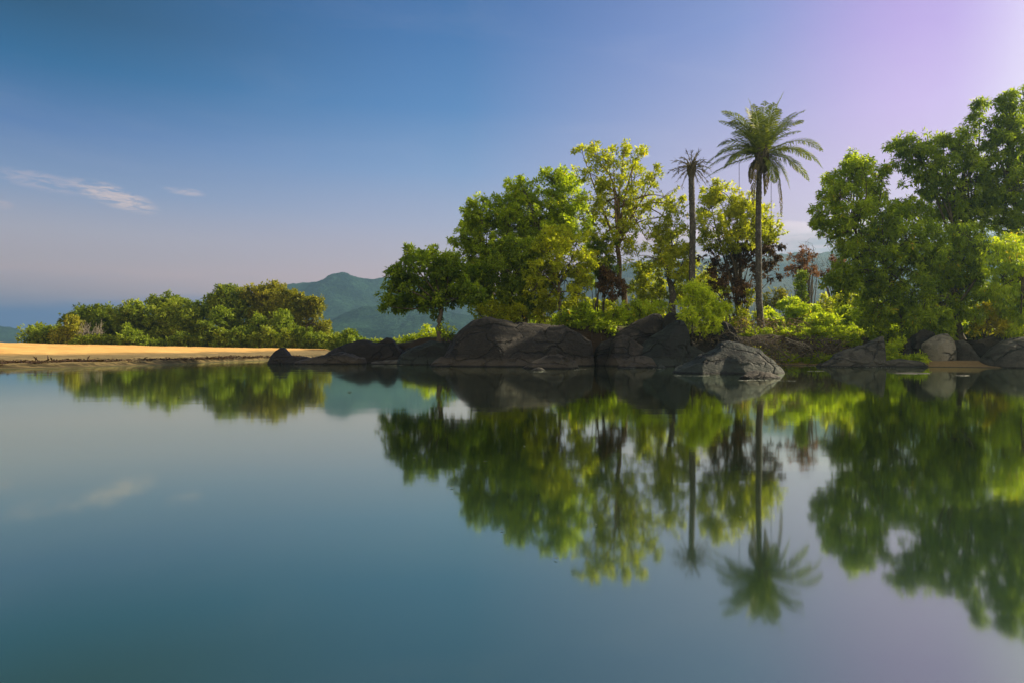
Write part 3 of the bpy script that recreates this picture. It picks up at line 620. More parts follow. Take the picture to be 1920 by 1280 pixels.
tree('little leaning tree hung with brown withered leaves, beside the tan forked trunk', 'tree', 40.5, [(1113,603),(1117,575),(1122,548),(1127,525)],
     [(1132,515,16),(1145,528,20),(1135,545,16),(1158,540,14)], 'brown', tr=.08, seed=107, L=.2, W=.07, dens=.8, droop=1.0, hue=.2)
bush('dark leafy thicket hanging between the tall sparse tree and the speckled tree', 41.5, [(1108,508,20),(1120,480,22),(1138,500,16),(1092,525,14),(1130,455,18)], 'deep', seed=108, L=.22, W=.07, droop=.8, name='thicket', cat='thicket')
tree('tree with a short thick black trunk and a yellow-green crown left of the dead palm', 'tree', 42, [(1263,588),(1261,560),(1257,535),(1252,515)],
     [(1255,430,20),(1240,455,24),(1270,450,22),(1235,485,22),(1262,485,28),(1285,475,16),(1250,512,20),(1275,512,16)], 'yellow', 'barkpalm', tr=.24, seed=109, L=.18, W=.07, dens=.85)
def dead_leaves(root, rng):
    Y = 42.5; rows = [(1330,480,18),(1360,480,24),(1395,482,26),(1430,475,20),(1450,470,14),(1345,510,22),(1380,510,26),(1415,512,22),(1445,505,16),(1365,545,22),(1400,545,24),(1335,545,14)]
    mb, tb = MB(), MB(); foliage(mb, rng, to3(rows, Y, rng), twigs=tb, L=.2, W=.07, dens=.42, droop=1.1, gap=0.0)
    for k in range(14):
        a = P(1385+rng.normal()*8, 615, Y); e = P(1385+rng.uniform(-62, 62), rng.uniform(430, 540), Y+rng.uniform(-1, 1)); tb.tube(bez(a, (a*.6+e*.4)+np.array([0, 0, .6]), e, 8), np.linspace(.05, .012, 8), 5)
    tb.build('branch', M['bark'], root); mb.build('withered_leaves', M['brown'], root, smooth=False)
tree('leafy tree right of the dead palm, bright green above and withered brown below', 'tree', 42.5, [(1388,622),(1385,590),(1382,550),(1380,500)],
     [(1330,365,16),(1350,358,18),(1335,390,24),(1365,385,26),(1395,392,24),(1418,388,16),(1330,422,26),(1365,420,30),(1405,420,28),(1435,410,20),(1448,436,16),(1345,450,26),(1385,450,26),(1425,450,24)],
     'yellow', tr=.15, seed=110, L=.17, W=.07, hue=.05,
     extra=lambda root, rng: dead_leaves(root, rng))

# ------------------------------------------------------------------ palms
def frond(root, a, b, c, mat='palm', seed=0, L=.52, W=.042, n=54, dead=False, name='frond', gap=0.0):
    rng = np.random.default_rng(seed); mb = MB(); path = bez(a, b, c, n)
    mb.tube(path, np.linspace(.034, .006, n), 4, np.array([.75, 0, .5])); tan = unit(np.gradient(path, axis=0))
    up = np.array([0, 0, 1.0]); s = np.linspace(0, 1, n)
    for sgn in (-1, 1):
        k = np.arange(4, n); k = np.repeat(k, 2)
        side = unit(np.cross(tan[k], up)+1e-4)*sgn
        nrm = np.cross(side, tan[k])*sgn; nrm[nrm[:, 2] < 0] *= -1
        d = unit(side*1.0+tan[k]*(.55+.6*s[k])[:, None]+nrm*(.30 if not dead else -.1)+rng.normal(size=(len(k), 3))*.12+np.array([0, 0, -.18 if not dead else -.9]))
        ll = L*(np.sin(np.pi*np.clip(s[k]*.88+.14, 0, 1))**.6)*(.85+.3*rng.random(len(k)))+.08
        kp = rng.random(len(k)) > gap
        base = path[k]+tan[k]*(rng.random(len(k))*.05)[:, None]; tint = np.clip(.45+rng.normal(size=len(k))*.2, 0, 1)
        base, d, ll, tint, nr = base[kp], d[kp], ll[kp], tint[kp], nrm[kp]
        cc = np.stack([tint, tint*0, tint], 1)
        mb.leaves(base, d, nr, ll*.62, W, cc, .0)                       # inner half of each leaflet
        mid = base+d*(ll*.40)[:, None]; d2 = unit(d+np.array([0, 0, -.45 if not dead else -.8]))
        mb.leaves(mid, d2, nr, ll*.62, W*.9, cc, .0)
    mb.build(name, M[mat], root, smooth=False)

def ringed_trunk(pts, r0, r1, rng, n=120, sides=14, flare=.6):
    path = np.stack([np.interp(np.linspace(0, 1, n), np.linspace(0, 1, len(pts)), np.array(pts)[:, i]) for i in range(3)], 1)
    path[:, 0] += np.sin(np.linspace(0, 5, n))*.03; q = np.linspace(0, 1, n)
    rad = (r0+(r1-r0)*q)*(1+flare*np.exp(-q*16))*(1+.05*(np.arange(n) % 3-1)+rng.normal(size=n)*.025)
    mb = MB(); mb.tube(path, rad, sides); return mb, path

def palm():
    Y = 40.0; rng = np.random.default_rng(77); base = P(1428, 632, Y); base[2] = gz(1428, Y)-.1
    root = empty('palm_tree', base); tag(root, 'tall living palm with a full feathery crown and speckled trunk, standing above the middle trees', 'palm tree')
    top = P(1425, 305, Y); mb, path = ringed_trunk([base, P(1422, 560, Y), P(1422, 430, Y), top], .20, .155, rng)
    mb.build('trunk', M['barkpalm'], root)
    hb = MB(); hub = P(1428, 296, Y)          # fibrous boss of old frond bases
    nb = 60; th = rng.random(nb)*2*np.pi; h = rng.uniform(-.75, .45, nb)
    for a, hh in zip(th, h):
        r = .30-.10*hh; st = hub+np.array([math.cos(a)*.16, math.sin(a)*.16, hh-.15]); e = hub+np.array([math.cos(a)*r*1.35, math.sin(a)*r*1.35, hh+.28])
        hb.tube([st, (st+e)/2+np.array([math.cos(a)*.1, math.sin(a)*.1, 0]), e], [.09, .075, .03], 5)
    hb.build('crown_boss', M['fibre'], root)
    z = lambda X, Yp: (1320+X/4.925, 160+Yp/4.925)
    #      tip (zoom px), control (zoom px), depth of tip, dead
    fr = [((412,132),(505,380),.3,0),((735,66),(600,330),-.3,0),((560,150),(560,380),1.6,0),((640,170),(590,400),-1.5,0),((932,232),(690,330),.5,0),((912,330),(720,350),-1.0,0),((884,430),(700,420),1.3,0),((850,250),(650,360),1.6,0),
          ((1088,605),(900,400),.6,0),((1092,765),(900,480),-.8,0),((965,880),(790,600),.4,0),((170,240),(400,300),-.5,0),((140,332),(380,370),.8,0),((268,432),(420,430),-1.2,0),((300,260),(440,360),1.5,0),
          ((128,565),(300,430),.4,0),((22,735),(230,500),-.8,0),((5,790),(260,560),.7,0),((10,862),(280,680),-.2,0),((240,720),(360,520),-1.6,0),((792,960),(700,640),-.4,0),((714,1205),(720,640),.2,1),
          ((650,900),(640,680),-1.3,0),((560,1010),(600,720),1.2,1),((430,900),(420,640),.8,1),((455,1110),(440,660),-.8,1),((480,250),(510,450),-.9,0),((760,600),(640,520),1.5,0),((330,560),(430,540),1.6,0),((800,330),(650,400),.9,0),((240,340),(420,360),-.4,0),((700,230),(610,380),-.9,0),((390,210),(490,380),.9,0),((980,690),(820,500),1.1,0),((110,660),(300,470),1.1,0),((860,800),(740,560),-1.3,0),((190,760),(340,560),.9,0),((460,180),(515,400),1.2,0)]
    for i, (tp, ct, dy, dd) in enumerate(fr):
        a = hub+np.array([0, 0, -.1 if dd else .12]); c = P(*z(*tp), Y+dy); b = P(*z(*ct), Y+dy*.45)
        frond(root, a, b, c, 'palmdead' if dd else 'palm', 700+i, dead=bool(dd), L=.42 if dd else (.62 if i not in (0,) else .22), gap=.35 if dd else .12)
    for i, (x0, y0, x1, y1, dy) in enumerate([(400,690,325,1020,.3),(560,700,620,1235,-.2),(470,720,415,900,-.5)]):
        sb = MB(); a = P(*z(x0, y0), Y); kk = P(*z(x1, y0+30), Y+dy); c = P(*z(x1, y1), Y+dy)
        sb.tube(np.concatenate([bez(a, (a+kk)/2+np.array([0, 0, .25]), kk, 6), bez(kk, (kk+c)/2, c, 8)[1:]]), .014, 4); sb.build('dry_strand', M['fibre'], root)
palm()

def dead_palm():
    Y = 40.6; rng = np.random.default_rng(78); base = P(1296, 585, Y); base[2] = gz(1296, Y)-.1
    root = empty('palm_tree', base); tag(root, 'dead palm: thin straight trunk ending in a tuft of bare frond stubs', 'palm tree')
    mb, path = ringed_trunk([base, P(1296, 540, Y), P(1299, 420, Y), P(1297, 322, Y)], .20, .17, rng, flare=.2); mb.build('trunk', M['barkpalm'], root)
    hub = P(1297, 320, Y); hb = MB()
    for k in range(26):
        a = rng.random()*6.283; d = np.array([math.cos(a)*.22, math.sin(a)*.22, 0]); h = rng.uniform(-.3, .25)
        hb.tube([hub+d*.4+[0, 0, h-.2], hub+d*.95+[0, 0, h+.05], hub+d*1.3+[0, 0, h+.35]], [.08, .06, .02], 5)
    hb.build('crown_boss', M['fibre'], root)
    for k, (x, y) in enumerate([(1256,322),(1264,302),(1272,338),(1280,296),(1288,286),(1297,284),(1306,290),(1312,284),(1318,300),(1328,305),(1332,318),(1324,338),(1310,345),(1268,318),(1316,312),(1276,306),(1320,320),(1262,332),(1330,330),(1284,312),(1304,302),(1270,322),(1322,345),(1278,350)]):
        c = P(x, y, Y+rng.uniform(-.9, .9)); sb = MB(); m = (hub+c)/2+np.array([0, 0, .38]); pth = bez(hub+[0, 0, .1], m, c, 10)
        sb.tube(pth, np.linspace(.035, .007, 10), 4, np.array([.4, 0, .5])); nn = 26; kk = rng.integers(3, 10, nn); d = unit(np.gradient(pth, axis=0)[kk]+rng.normal(size=(nn, 3))*.3*np.linalg.norm(np.gradient(pth, axis=0)[kk], axis=1, keepdims=True)+[0, 0, -.02])
        sb.leaves(pth[kk], d, rng.normal(size=(nn, 3)), .30, .030, np.full((nn, 3), .4)); sb.build('frond', M['palmdead'], root, smooth=False)
dead_palm()

def small_fan():   # grey broken frond hanging left of the black-trunked tree
    Y = 41.2; rng = np.random.default_rng(79); a = P(1252, 500, Y); root = empty('fallen_frond', a-np.array([0, 0, .0])); tag(root, 'bare grey palm frond caught in the branches left of the black trunk', 'palm frond')
    for k, (x, y) in enumerate([(1190,494),(1196,480)]):
        frond(root, a, P(1222, 470+6*k, Y), P(x, y, Y), 'palmdead', 900+k, L=.35, W=.02, n=30, gap=.3)
small_fan()

# --- bushes and undergrowth on the island
bush('leafy shrub on the grass under the left tree of the right-hand group', 37.8, [(1638,606,14),(1660,600,16),(1684,606,14),(1652,614,10)], 'mid', seed=254, hue=.05, L=.2)
bush('low creeping shrub in the dip between the huge boulder and the slanting slab', 37.4, [(1088,612,9),(1110,610,10),(1130,614,10),(1148,620,9),(1120,600,10)], 'mid', seed=255, hue=-.2, L=.17, spray=.2)
bush('light green shrub low behind the left dome of the huge boulder', 40.2, [(925,588,18),(950,590,18),(900,592,14),(975,590,14)], 'yellow', seed=251, hue=.0, L=.18)
bush('yellow-green shrub at the foot of the slim forked trunk', 41, [(1010,590,16),(1035,588,16),(1020,575,14)], 'yellow', seed=252, hue=.15, L=.18)
bush('sunlit shrub seen between the forked trunk and the little leaning tree', 43, [(1070,572,16),(1090,566,16),(1080,585,16)], 'yellow', seed=253, hue=.15, L=.18)
bush('brilliant lime bush overhanging the black boulder at the foot of the dead palm', 35.6, [(1300,560,18),(1318,566,20),(1290,585,20),(1318,588,24),(1342,585,16),(1305,605,18),(1328,606,14),(1352,580,8),(1306,540,12)], 'bright', seed=201, L=.19, W=.075, base=1.2, dens=.8, hue=.08, stems=8, spray=.5)
bush('bright lime shrub on the shore behind the small leaning tree', 44, [(806,628,14),(795,634,12),(818,632,12),(778,637,8),(762,640,6)], 'bright', seed=202, L=.16, base=.6)
bush('dark glossy shrub between the speckled tree and the tan forked trunk', 38.6, [(1080,588,18),(1096,592,16),(1070,598,14),(1102,604,12)], 'mid', seed=203, L=.22, W=.09, hue=-.1)
bush('pale green shrub around the foot of the tan forked trunk', 39.6, [(1150,590,18),(1172,596,14),(1140,605,14),(1162,608,12)], 'mid', seed=204, hue=.2)
bush('mid-green bush behind the little leaning tree, low against the hill', 46, [(1130,580,18),(1112,590,16),(1148,578,12)], 'yellow', seed=205)
bush('tall feathery green bush between the tan trunk and the black trunk', 45, [(1212,515,20),(1222,540,24),(1205,555,24),(1235,560,20),(1218,580,24),(1195,580,18)], 'yellow', seed=206, hue=-.1, L=.2)
bush('low spreading bush in front of the tall feathery bush', 41, [(1196,582,16),(1216,588,16),(1236,584,14),(1182,592,12)], 'mid', seed=207, hue=.25, L=.2)
bush('leafy bush between the black trunk and the dead palm', 44, [(1280,545,16),(1275,570,18),(1290,520,14)], 'yellow', seed=208)
bush('yellow-green bush tucked behind the dead palm', 45, [(1312,500,20),(1318,530,22),(1340,545,20),(1308,550,18)], 'yellow', seed=209)
bush('sparse golden scrub at the foot of the half-withered tree', 41.6, [(1375,590,20),(1400,585,18),(1360,560,18),(1410,560,14),(1395,610,14)], 'yellow', seed=210, dens=.45, L=.16, hue=-.2)
bush('round golden-green bush on the skyline right of the living palm trunk', 52, [(1448,562,18),(1462,556,12),(1440,575,14)], 'gold', seed=211, hue=-.15)
bush('bright shrub low behind the living palm trunk', 44, [(1440,592,14),(1415,598,14),(1455,600,14)], 'mid', seed=212, hue=.2)
for i, (lab, Y, bl, mt, hu) in enumerate([
    ('leafy shrub first right of the palm, below the golden-green bush', 46, [(1478,575,16),(1470,592,18),(1492,590,16)], 'mid', .15),
    ('broad shrub with long arching leaves under the dry reddish tree', 45, [(1500,595,18),(1520,588,16),(1512,605,16)], 'mid', .2),
    ('dull green shrub right of the dry reddish tree', 47, [(1545,578,18),(1560,585,16),(1535,590,14)], 'yellow', -.1),
    ('light green shrub at the front edge of the thicket, above the mossy strip', 42.5, [(1545,605,16),(1565,608,14),(1530,612,10)], 'mid', .25),
    ('yellowish shrub on the skyline below the left bough of the big right tree', 50, [(1575,566,16),(1596,560,16),(1610,572,14)], 'yellow', .1),
    ('dark green bush in the hollow right of the yellowish shrub', 44, [(1585,595,18),(1605,590,18),(1600,608,14)], 'deep', .2),
    ('bright bush beside the yellow drooping leaf', 42, [(1625,598,18),(1640,588,18),(1655,600,14)], 'mid', .15),
    ('long low bush behind the grass at the right', 41, [(1680,598,18),(1700,592,18),(1720,600,16),(1668,610,10)], 'mid', .0)]):
    bush(lab, Y, bl, mt, seed=220+i, hue=hu, L=.2, W=.075, base=1.2)
bush('golden backlit bush glowing low between the big tree trunk and the drooping foliage', 36.0, [(1862,590,20),(1850,606,18),(1868,615,18),(1875,600,14),(1838,620,12)], 'gold', seed=240, L=.2, W=.06, base=1.4, hue=.2)
bush('small bright weed tuft in the cleft between the long slab and the brown rock', 35, [(1668,655,9),(1682,650,8),(1660,664,7)], 'mid', seed=241, L=.14, base=.2, hue=.2)
bush('tiny upright sprig growing from the grey rock beside the leaning tree', 37, [(837,619,4),(839,628,3)], 'deep', seed=242, L=.13, base=1.2, stems=2, spray=0)
bush('little bright tuft on top of the huge boulder', 38.4, [(1032,612,5),(1024,614,4)], 'bright', seed=243, L=.13, base=1.7, stems=2, spray=0)

def dry_tree(label, Y, base, blobs, seed, mat='red', twigs=26, H=None):
    rng = np.random.default_rng(seed); b = P(base[0], base[1], Y); b[2] = 1.0; root = empty('dry_tree', b); tag(root, label, 'tree'); tb, mb = MB(), MB()
    B = to3(blobs, Y, rng)
    for c, R in B:
        for k in range(twigs//len(B)+1):
            e = c+rng.normal(size=3)*R*.7; m = b+(e-b)*.45+np.array([rng.normal()*.25, rng.normal()*.2, .7]); pth = bez(b, m, e, 9); tb.tube(pth, np.linspace(.07, .008, 9), 4)
            for q in range(5):
                s = pth[rng.integers(4, 9)]; tb.tube([s, s+rng.normal(size=3)*.22+[0, 0, .25], s+rng.normal(size=3)*.35+[0, 0, .5]], [.014, .009, .004], 3)
    foliage(mb, rng, B, L=.2, W=.08, dens=.55, gap=-.05, sprig=8)
    tb.build('trunk', M['bark'], root); mb.build('withered_leaves', M[mat], root, smooth=False)
    return root
dry_tree('dry reddish tree standing alone against the grey hill right of the palm', 55, (1512,572), [(1495,490,14),(1510,478,14),(1522,495,14),(1490,512,12),(1518,515,10),(1505,500,14)], 301)
bush('narrow dark creeper-covered stump under the dry reddish tree', 53, [(1502,545,9),(1502,530,7),(1500,558,9),(1504,515,5)], 'mid', seed=302, L=.18, base=.8, hue=-.1, name='stump')
dry_tree('second dry reddish tree half hidden by the big tree at the right', 54, (1580,575), [(1560,505,14),(1578,512,14),(1596,520,14),(1570,488,10)], 303, twigs=34)

# --- the big trees on the right
tree('bushy bright-edged tree at the left of the right-hand group, crown rising to a tuft', 'tree', 38, [(1652,625),(1645,580),(1630,520),(1605,440),(1600,380)],
     [(1608,298,14),(1596,312,16),(1618,318,16),(1652,320,9),(1640,335,15),(1604,340,24),(1572,342,18),(1556,352,14),(1545,372,14),(1575,372,28),(1612,370,30),(1645,362,18),(1540,400,15),(1565,410,24),(1600,410,32),(1638,400,22),(1556,432,13),(1572,450,12),(1590,436,18),(1532,412,9),(1624,445,28),(1660,440,20)],
     'mid', tr=.09, spray=1.9, seed=401, L=.21, W=.065, droop=.6, hue=.1, dens=.62, gap=.05)
tree('dense mid-green tree filling the middle of the right-hand group', 'tree', 37, [(1700,628),(1690,590),(1670,540),(1650,480)],
     [(1655,400,22),(1690,398,22),(1720,405,24),(1630,470,32),(1665,460,34),(1700,450,34),(1735,450,30),(1600,480,18),(1590,508,20),(1575,522,18),(1615,515,32),(1650,510,36),(1690,500,38),(1730,495,36),(1595,545,26),(1630,560,34),(1670,560,36),(1712,550,36),(1640,600,20),(1560,530,10)],
     'mid', tr=.13, dens=.95, gap=.0, seed=402, L=.22, W=.07, droop=.6, hue=-.08)
tree('tall spreading tree with long drooping leaves, its arching top twigs against the purple sky', 'tree', 38.6, [(1796,636),(1794,600),(1800,540),(1805,460),(1815,380)],
     [(1690,268,12),(1680,276,9),(1712,276,16),(1735,268,12),(1700,300,16),(1728,300,22),(1752,310,24),(1757,268,9),(1768,266,8),(1798,262,15),(1812,258,12),(1790,285,20),(1815,290,22),(1712,332,14),(1740,340,20),(1775,330,28),(1812,330,30),(1850,320,22),(1760,365,26),(1795,372,34),(1838,362,32),(1870,350,22),(1770,400,24),(1810,410,32),(1850,402,28),(1838,198,6),(1830,222,6)],
     'deep', tr=.22, dens=.62, gap=.04, spray=1.8, seed=403, L=.24, W=.065, droop=.8, hue=.12)
tree('highest tree at the right edge, its top cut by the frame', 'tree', 38, [(1915,640),(1912,560),(1905,460),(1900,340),(1898,260)],
     [(1894,192,14),(1918,178,12),(1880,208,12),(1902,212,20),(1872,236,16),(1892,245,22),(1920,240,24),(1862,258,12),(1880,275,20),(1910,280,26),(1868,300,16),(1896,310,26),(1925,310,30),(1885,345,26),(1915,355,32),(1905,395,30),(1880,420,26),(1925,430,34),(1960,260,34),(1970,330,40),(1965,400,40)],
     'deep', tr=.24, dens=.62, gap=.04, spray=1.8, seed=404, L=.23, W=.065, droop=.8, hue=.12)
tree('thick drooping tree above the pale egg-shaped boulder, foliage reaching down to it', 'tree', 36.7, [(1812,640),(1798,610),(1790,570),(1780,530)],
     [(1700,580,24),(1735,565,30),(1765,550,32),(1800,540,34),(1760,515,30),(1790,490,34),(1745,480,26),(1820,500,32),(1720,600,20),(1745,602,26),(1775,590,26),(1808,582,26),(1752,628,14),(1765,618,16),(1742,640,8),(1835,560,28),(1840,530,26),(1850,470,30),(1820,450,28),(1780,450,26),(1830,595,14),(1705,618,8)],
     'mid', 'bark', tr=.22, seed=405, L=.24, W=.055, droop=.9, hang=.3, hue=-.05, dens=1.15, gap=-.02)
tree('willowy grey-green tree with hanging foliage at the right edge, nearest the water', 'tree', 34.6, [(1935,642),(1930,600),(1925,540),(1915,480)],
     [(1870,480,24),(1900,465,28),(1930,470,30),(1880,520,28),(1915,515,32),(1890,555,26),(1925,560,32),(1900,590,24),(1930,600,26),(1865,545,16),(1960,500,40),(1965,570,40),(1912,612,16)],
     'mid', tr=.22, seed=406, L=.24, W=.05, droop=1.1, hang=.4, hue=.15, dens=1.2)

# --- the wood across the river, left
far = [
 ('round dark bush at the far left tip of the distant wood', [(80,628,9),(88,622,8),(76,636,7)], 'far', -.2, 94),
 ('dark low bush with a yellow-green crown, second from the left tip', [(120,628,14),(137,612,10),(134,628,13),(108,634,10)], 'farwarm', .1, 94),
 ('flat-topped dark green tree rising behind the bare scrub', [(135,602,10),(150,594,14),(168,592,12),(160,610,18),(182,606,18),(185,625,16)], 'far', -.2, 99),
 ('low umbrella-shaped tree left of the middle of the distant wood', [(182,584,7),(197,580,9),(212,584,8),(192,598,14),(212,602,16),(205,618,16)], 'far', -.1, 101),
 ('rounded green tree between the two umbrella-shaped trees', [(228,594,14),(245,586,14),(262,584,14),(240,606,20),(262,604,20),(250,626,18),(270,622,18)], 'far', .0, 99),
 ('high umbrella-shaped tree with layered flat top', [(284,570,8),(298,566,10),(312,563,10),(328,566,10),(342,572,8),(300,578,14),(322,578,14)], 'far', -.05, 104),
 ('wide leafy tree below the high umbrella-shaped tree', [(295,592,16),(315,590,18),(338,588,18),(355,596,16),(302,612,20),(328,612,22),(350,618,18)], 'far', .15, 99),
 ('dark rounded tree peeping over the wood right of the high umbrella tree', [(366,582,12),(380,576,14),(396,582,12),(378,596,16)], 'far', -.35, 104),
 ('dense dome of trees' , [(404,566,14),(420,558,15),(437,554,15),(412,582,18),(436,578,20),(455,572,18),(425,600,20),(450,598,20)], 'far', .0, 101),
 ('tallest round-headed tree of the distant wood', [(470,554,14),(488,547,15),(505,546,14),(520,550,14),(478,572,20),(502,570,22),(525,574,18),(482,596,20),(508,598,20)], 'farwarm', .05, 101),
 ('russet-tinted tree at the right end of the distant wood', [(540,558,13),(552,566,14),(560,582,16),(575,572,13),(590,572,12),(600,578,9),(545,590,18),(572,596,18),(548,612,18),(590,600,10),(602,614,8),(612,615,8),(585,618,14)], 'farwarm', -.15, 99),
 ('pale palm-like bush in front of the dense dome of trees', [(414,590,10),(424,594,10),(408,600,8),(424,606,10)], 'farpale', .0, 96),
 ('pale yellow-green tree standing in front of the tallest round-headed tree', [(525,595,11),(532,602,11),(524,612,12),(536,618,10)], 'farpale', .1, 95),
 ('slim pale sapling left of the pale yellow-green tree', [(480,596,7),(484,608,9),(492,618,9),(478,622,8)], 'farpale', .1, 95),
]
for i, (lab, bl, mt, hu, Y) in enumerate(far):
    if lab == 'dense dome of trees': lab = 'dense domed tree left of the tallest one in the distant wood'
    cx = float(np.mean([b[0] for b in bl])); cy = min(b[1] for b in bl)
    tree(lab, 'tree', Y, [(cx, 646), (cx+2, 625), (cx, cy+15)], [(q[0], q[1], q[2]*1.16) for q in bl], mt, tr=.28, seed=500+i, L=.36, W=.19, rc=.6, sprig=10, per=6, dens=1.1, spray=.25, hue=hu, base_to=.3, gap=-.22, group=None)
shr = [
 ('low green shrub beside the sand below the flat-topped dark tree', [(165,643,9),(178,640,10),(150,642,8)], 'far', .1),
 ('clipped-looking shrub row at the sand, left of the yellow dome bush', [(196,643,9),(210,642,9),(222,644,8)], 'far', -.1),
 ('yellow-green dome-shaped bush, the brightest at the sand edge', [(236,622,11),(244,630,13),(232,638,12),(250,640,10)], 'farpale', .0),
 ('low yellowish shrub right of the dome-shaped bush', [(268,643,9),(284,645,10),(300,647,8)], 'farpale', -.05),
 ('dark shrub under the wide leafy tree', [(322,642,12),(338,640,12),(352,640,11)], 'far', -.25),
 ('tall light shrub with upright tips at the sand', [(384,612,10),(390,622,13),(380,634,13),(396,636,12)], 'far', -.15),
 ('grey-green shrub between the tall light shrub and the middle of the beach', [(412,632,11),(424,640,12),(408,645,8)], 'far', .15),
 ('bushy shrub with two rounded heads at the sand edge', [(440,632,11),(452,628,11),(458,640,12),(446,646,8)], 'far', -.2),
 ('small pale shrub right of the two-headed shrub', [(476,636,9),(484,644,10),(472,647,7)], 'far', .0),
 ('spreading shrub below the slim pale sapling', [(502,630,12),(515,636,12),(504,645,10)], 'far', .2),
 ('rounded shrub below the pale yellow-green tree', [(535,634,12),(548,640,12),(532,647,9)], 'far', .25),
 ('wide bright shrub below the russet tree', [(560,630,13),(576,632,13),(568,646,10),(588,640,12)], 'farpale', -.2),
 ('last dark-based shrub above the right end of the beach', [(600,636,10),(606,646,10),(592,652,8)], 'far', .1)]
for i, (lab, bl, mt, hu) in enumerate(shr):
    bush(lab, 92, bl, mt, seed=540+i, base=.3, L=.33, W=.16, rc=.5, sprig=10, per=6, spray=.4, hue=hu, name='shrub', cat='shrub', dens=1.1)
bush('spiky-topped green bush just right of the beach end, before the blue hill', 82, [(622,646,9),(634,642,10),(628,636,6)], 'far', seed=560, base=.2, L=.38, W=.16, rc=.45, sprig=8, hue=.2)
bush('yellow-green bush with pointed top behind the black rock chain', 80, [(646,640,10),(652,632,8),(662,640,10),(672,644,8)], 'farpale', seed=561, base=.2, L=.38, W=.16, rc=.45, sprig=8, hue=-.05)

def scrub(label, Y, cx, cy, w, seed):
    rng = np.random.default_rng(seed); b = P(cx, 648, Y); root = empty('dead_scrub', b); tag(root, label, 'dead bush'); tb = MB()
    for k in range(26):
        s = P(cx+rng.uniform(-w, w)*.6, 645, Y+rng.uniform(-1, 1)); e = P(cx+rng.uniform(-w, w), cy+rng.uniform(0, 18), Y+rng.uniform(-1, 1))
        p = bez(s, (s+e)/2+rng.normal(size=3)*.5, e, 7); tb.tube(p, np.linspace(.09, .02, 7), 4)
        for q in range(3): a = p[rng.integers(2, 7)]; tb.tube([a, a+rng.normal(size=3)*.5+[0, 0, .4]], [.03, .01], 3)
    tb.build('branch', M['barkpale'], root)
scrub('tangle of bare pale branches at the sand edge of the distant wood', 92.5, 160, 612, 12, 571)
scrub('small fan of bare pale branches right of the larger tangle', 92.5, 184, 612, 7, 572)

# --- ground cover (nobody could count it)
def grass():
    rng = np.random.default_rng(600); n = 26000; mb = MB()
    px = rng.uniform(1330, 2300, n); s = pxs(px, [1480, 1560, 1700, 1900], [1.9, 3.6, 4.6, 5.2])+rng.uniform(0, 5, n); Y = isl_front(px)+s; X = (px-960)/F*Y; Z = isl_z(px, Y)
    k = (vnoise(np.stack([X*.9, Y*.9, X*0], 1), 9) > -.25); X, Y, Z = X[k], Y[k], Z[k]; n = len(X)
    L = rng.uniform(.10, .34, n); d = unit(rng.normal(size=(n, 3))*.35+[0, 0, 1]); t = np.clip(.5+vnoise(np.stack([X, Y, X*0], 1), 10)*.5+rng.normal(size=n)*.15, 0, 1)
    mb.leaves(np.stack([X, Y, Z-.02], 1), d, rng.normal(size=(n, 3)), L, .028, np.stack([t, t, t], 1), .0)
    tag(mb.build('grass', M['grass'], smooth=False), kind='stuff')
grass()
def undergrowth():
    rng = np.random.default_rng(610); mb = MB(); B = []
    for k in range(230):
        px = rng.uniform(1000, 2050); Y = isl_front(px)+rng.uniform(7, 22); h = rng.uniform(.15, .5)
        B.append((np.array([(px-960)/F*Y, Y, gz(px, Y)+h*.8]), rng.uniform(.4, .8)))
    foliage(mb, rng, B, L=.22, W=.09, dens=.8, sprig=7, rc=.36, hue=.1); tag(mb.build('undergrowth', M['mid'], smooth=False), kind='stuff')
undergrowth()
def bank_edge():
    rng = np.random.default_rng(612); mb = MB(); B = []
    for k in range(150):
        px = rng.uniform(1400, 2000); st = float(pxs(px, [1480, 1560, 1700, 1900], [1.0, 2.6, 3.6, 4.2])); Y = float(isl_front(px))+st+rng.uniform(.5, 2.4)
        B.append((np.array([(px-960)/F*Y, Y, gz(px, Y)+rng.uniform(.0, .12)]), rng.uniform(.14, .34)))
    for k in range(50):
        px = rng.uniform(1465, 1740); Y = float(isl_front(px))+rng.uniform(.5, 1.2); B.append((np.array([(px-960)/F*Y, Y, gz(px, Y)+.05]), rng.uniform(.1, .2)))
    foliage(mb, rng, B, L=.15, W=.06, dens=.8, sprig=8, rc=.2, hue=.05, spray=.3); tag(mb.build('ground_cover', M['mid'], smooth=False), kind='stuff')
bank_edge()
def far_scrub():
    rng = np.random.default_rng(611); mb = MB(); B = []
    for k in range(170):
        px = rng.uniform(60, 800); Y = rng.uniform(100, 112) if px < 620 else rng.uniform(86, 104); R = rng.uniform(1.0, 1.9) if px < 620 else .45
        B.append((np.array([(px-960)/F*Y, Y, .5+R*.6]), R))
    foliage(mb, rng, B, L=.5, W=.26, dens=.8, sprig=6, rc=.7, hue=0); tag(mb.build('undergrowth', M['far'], smooth=False), kind='stuff')
far_scrub()

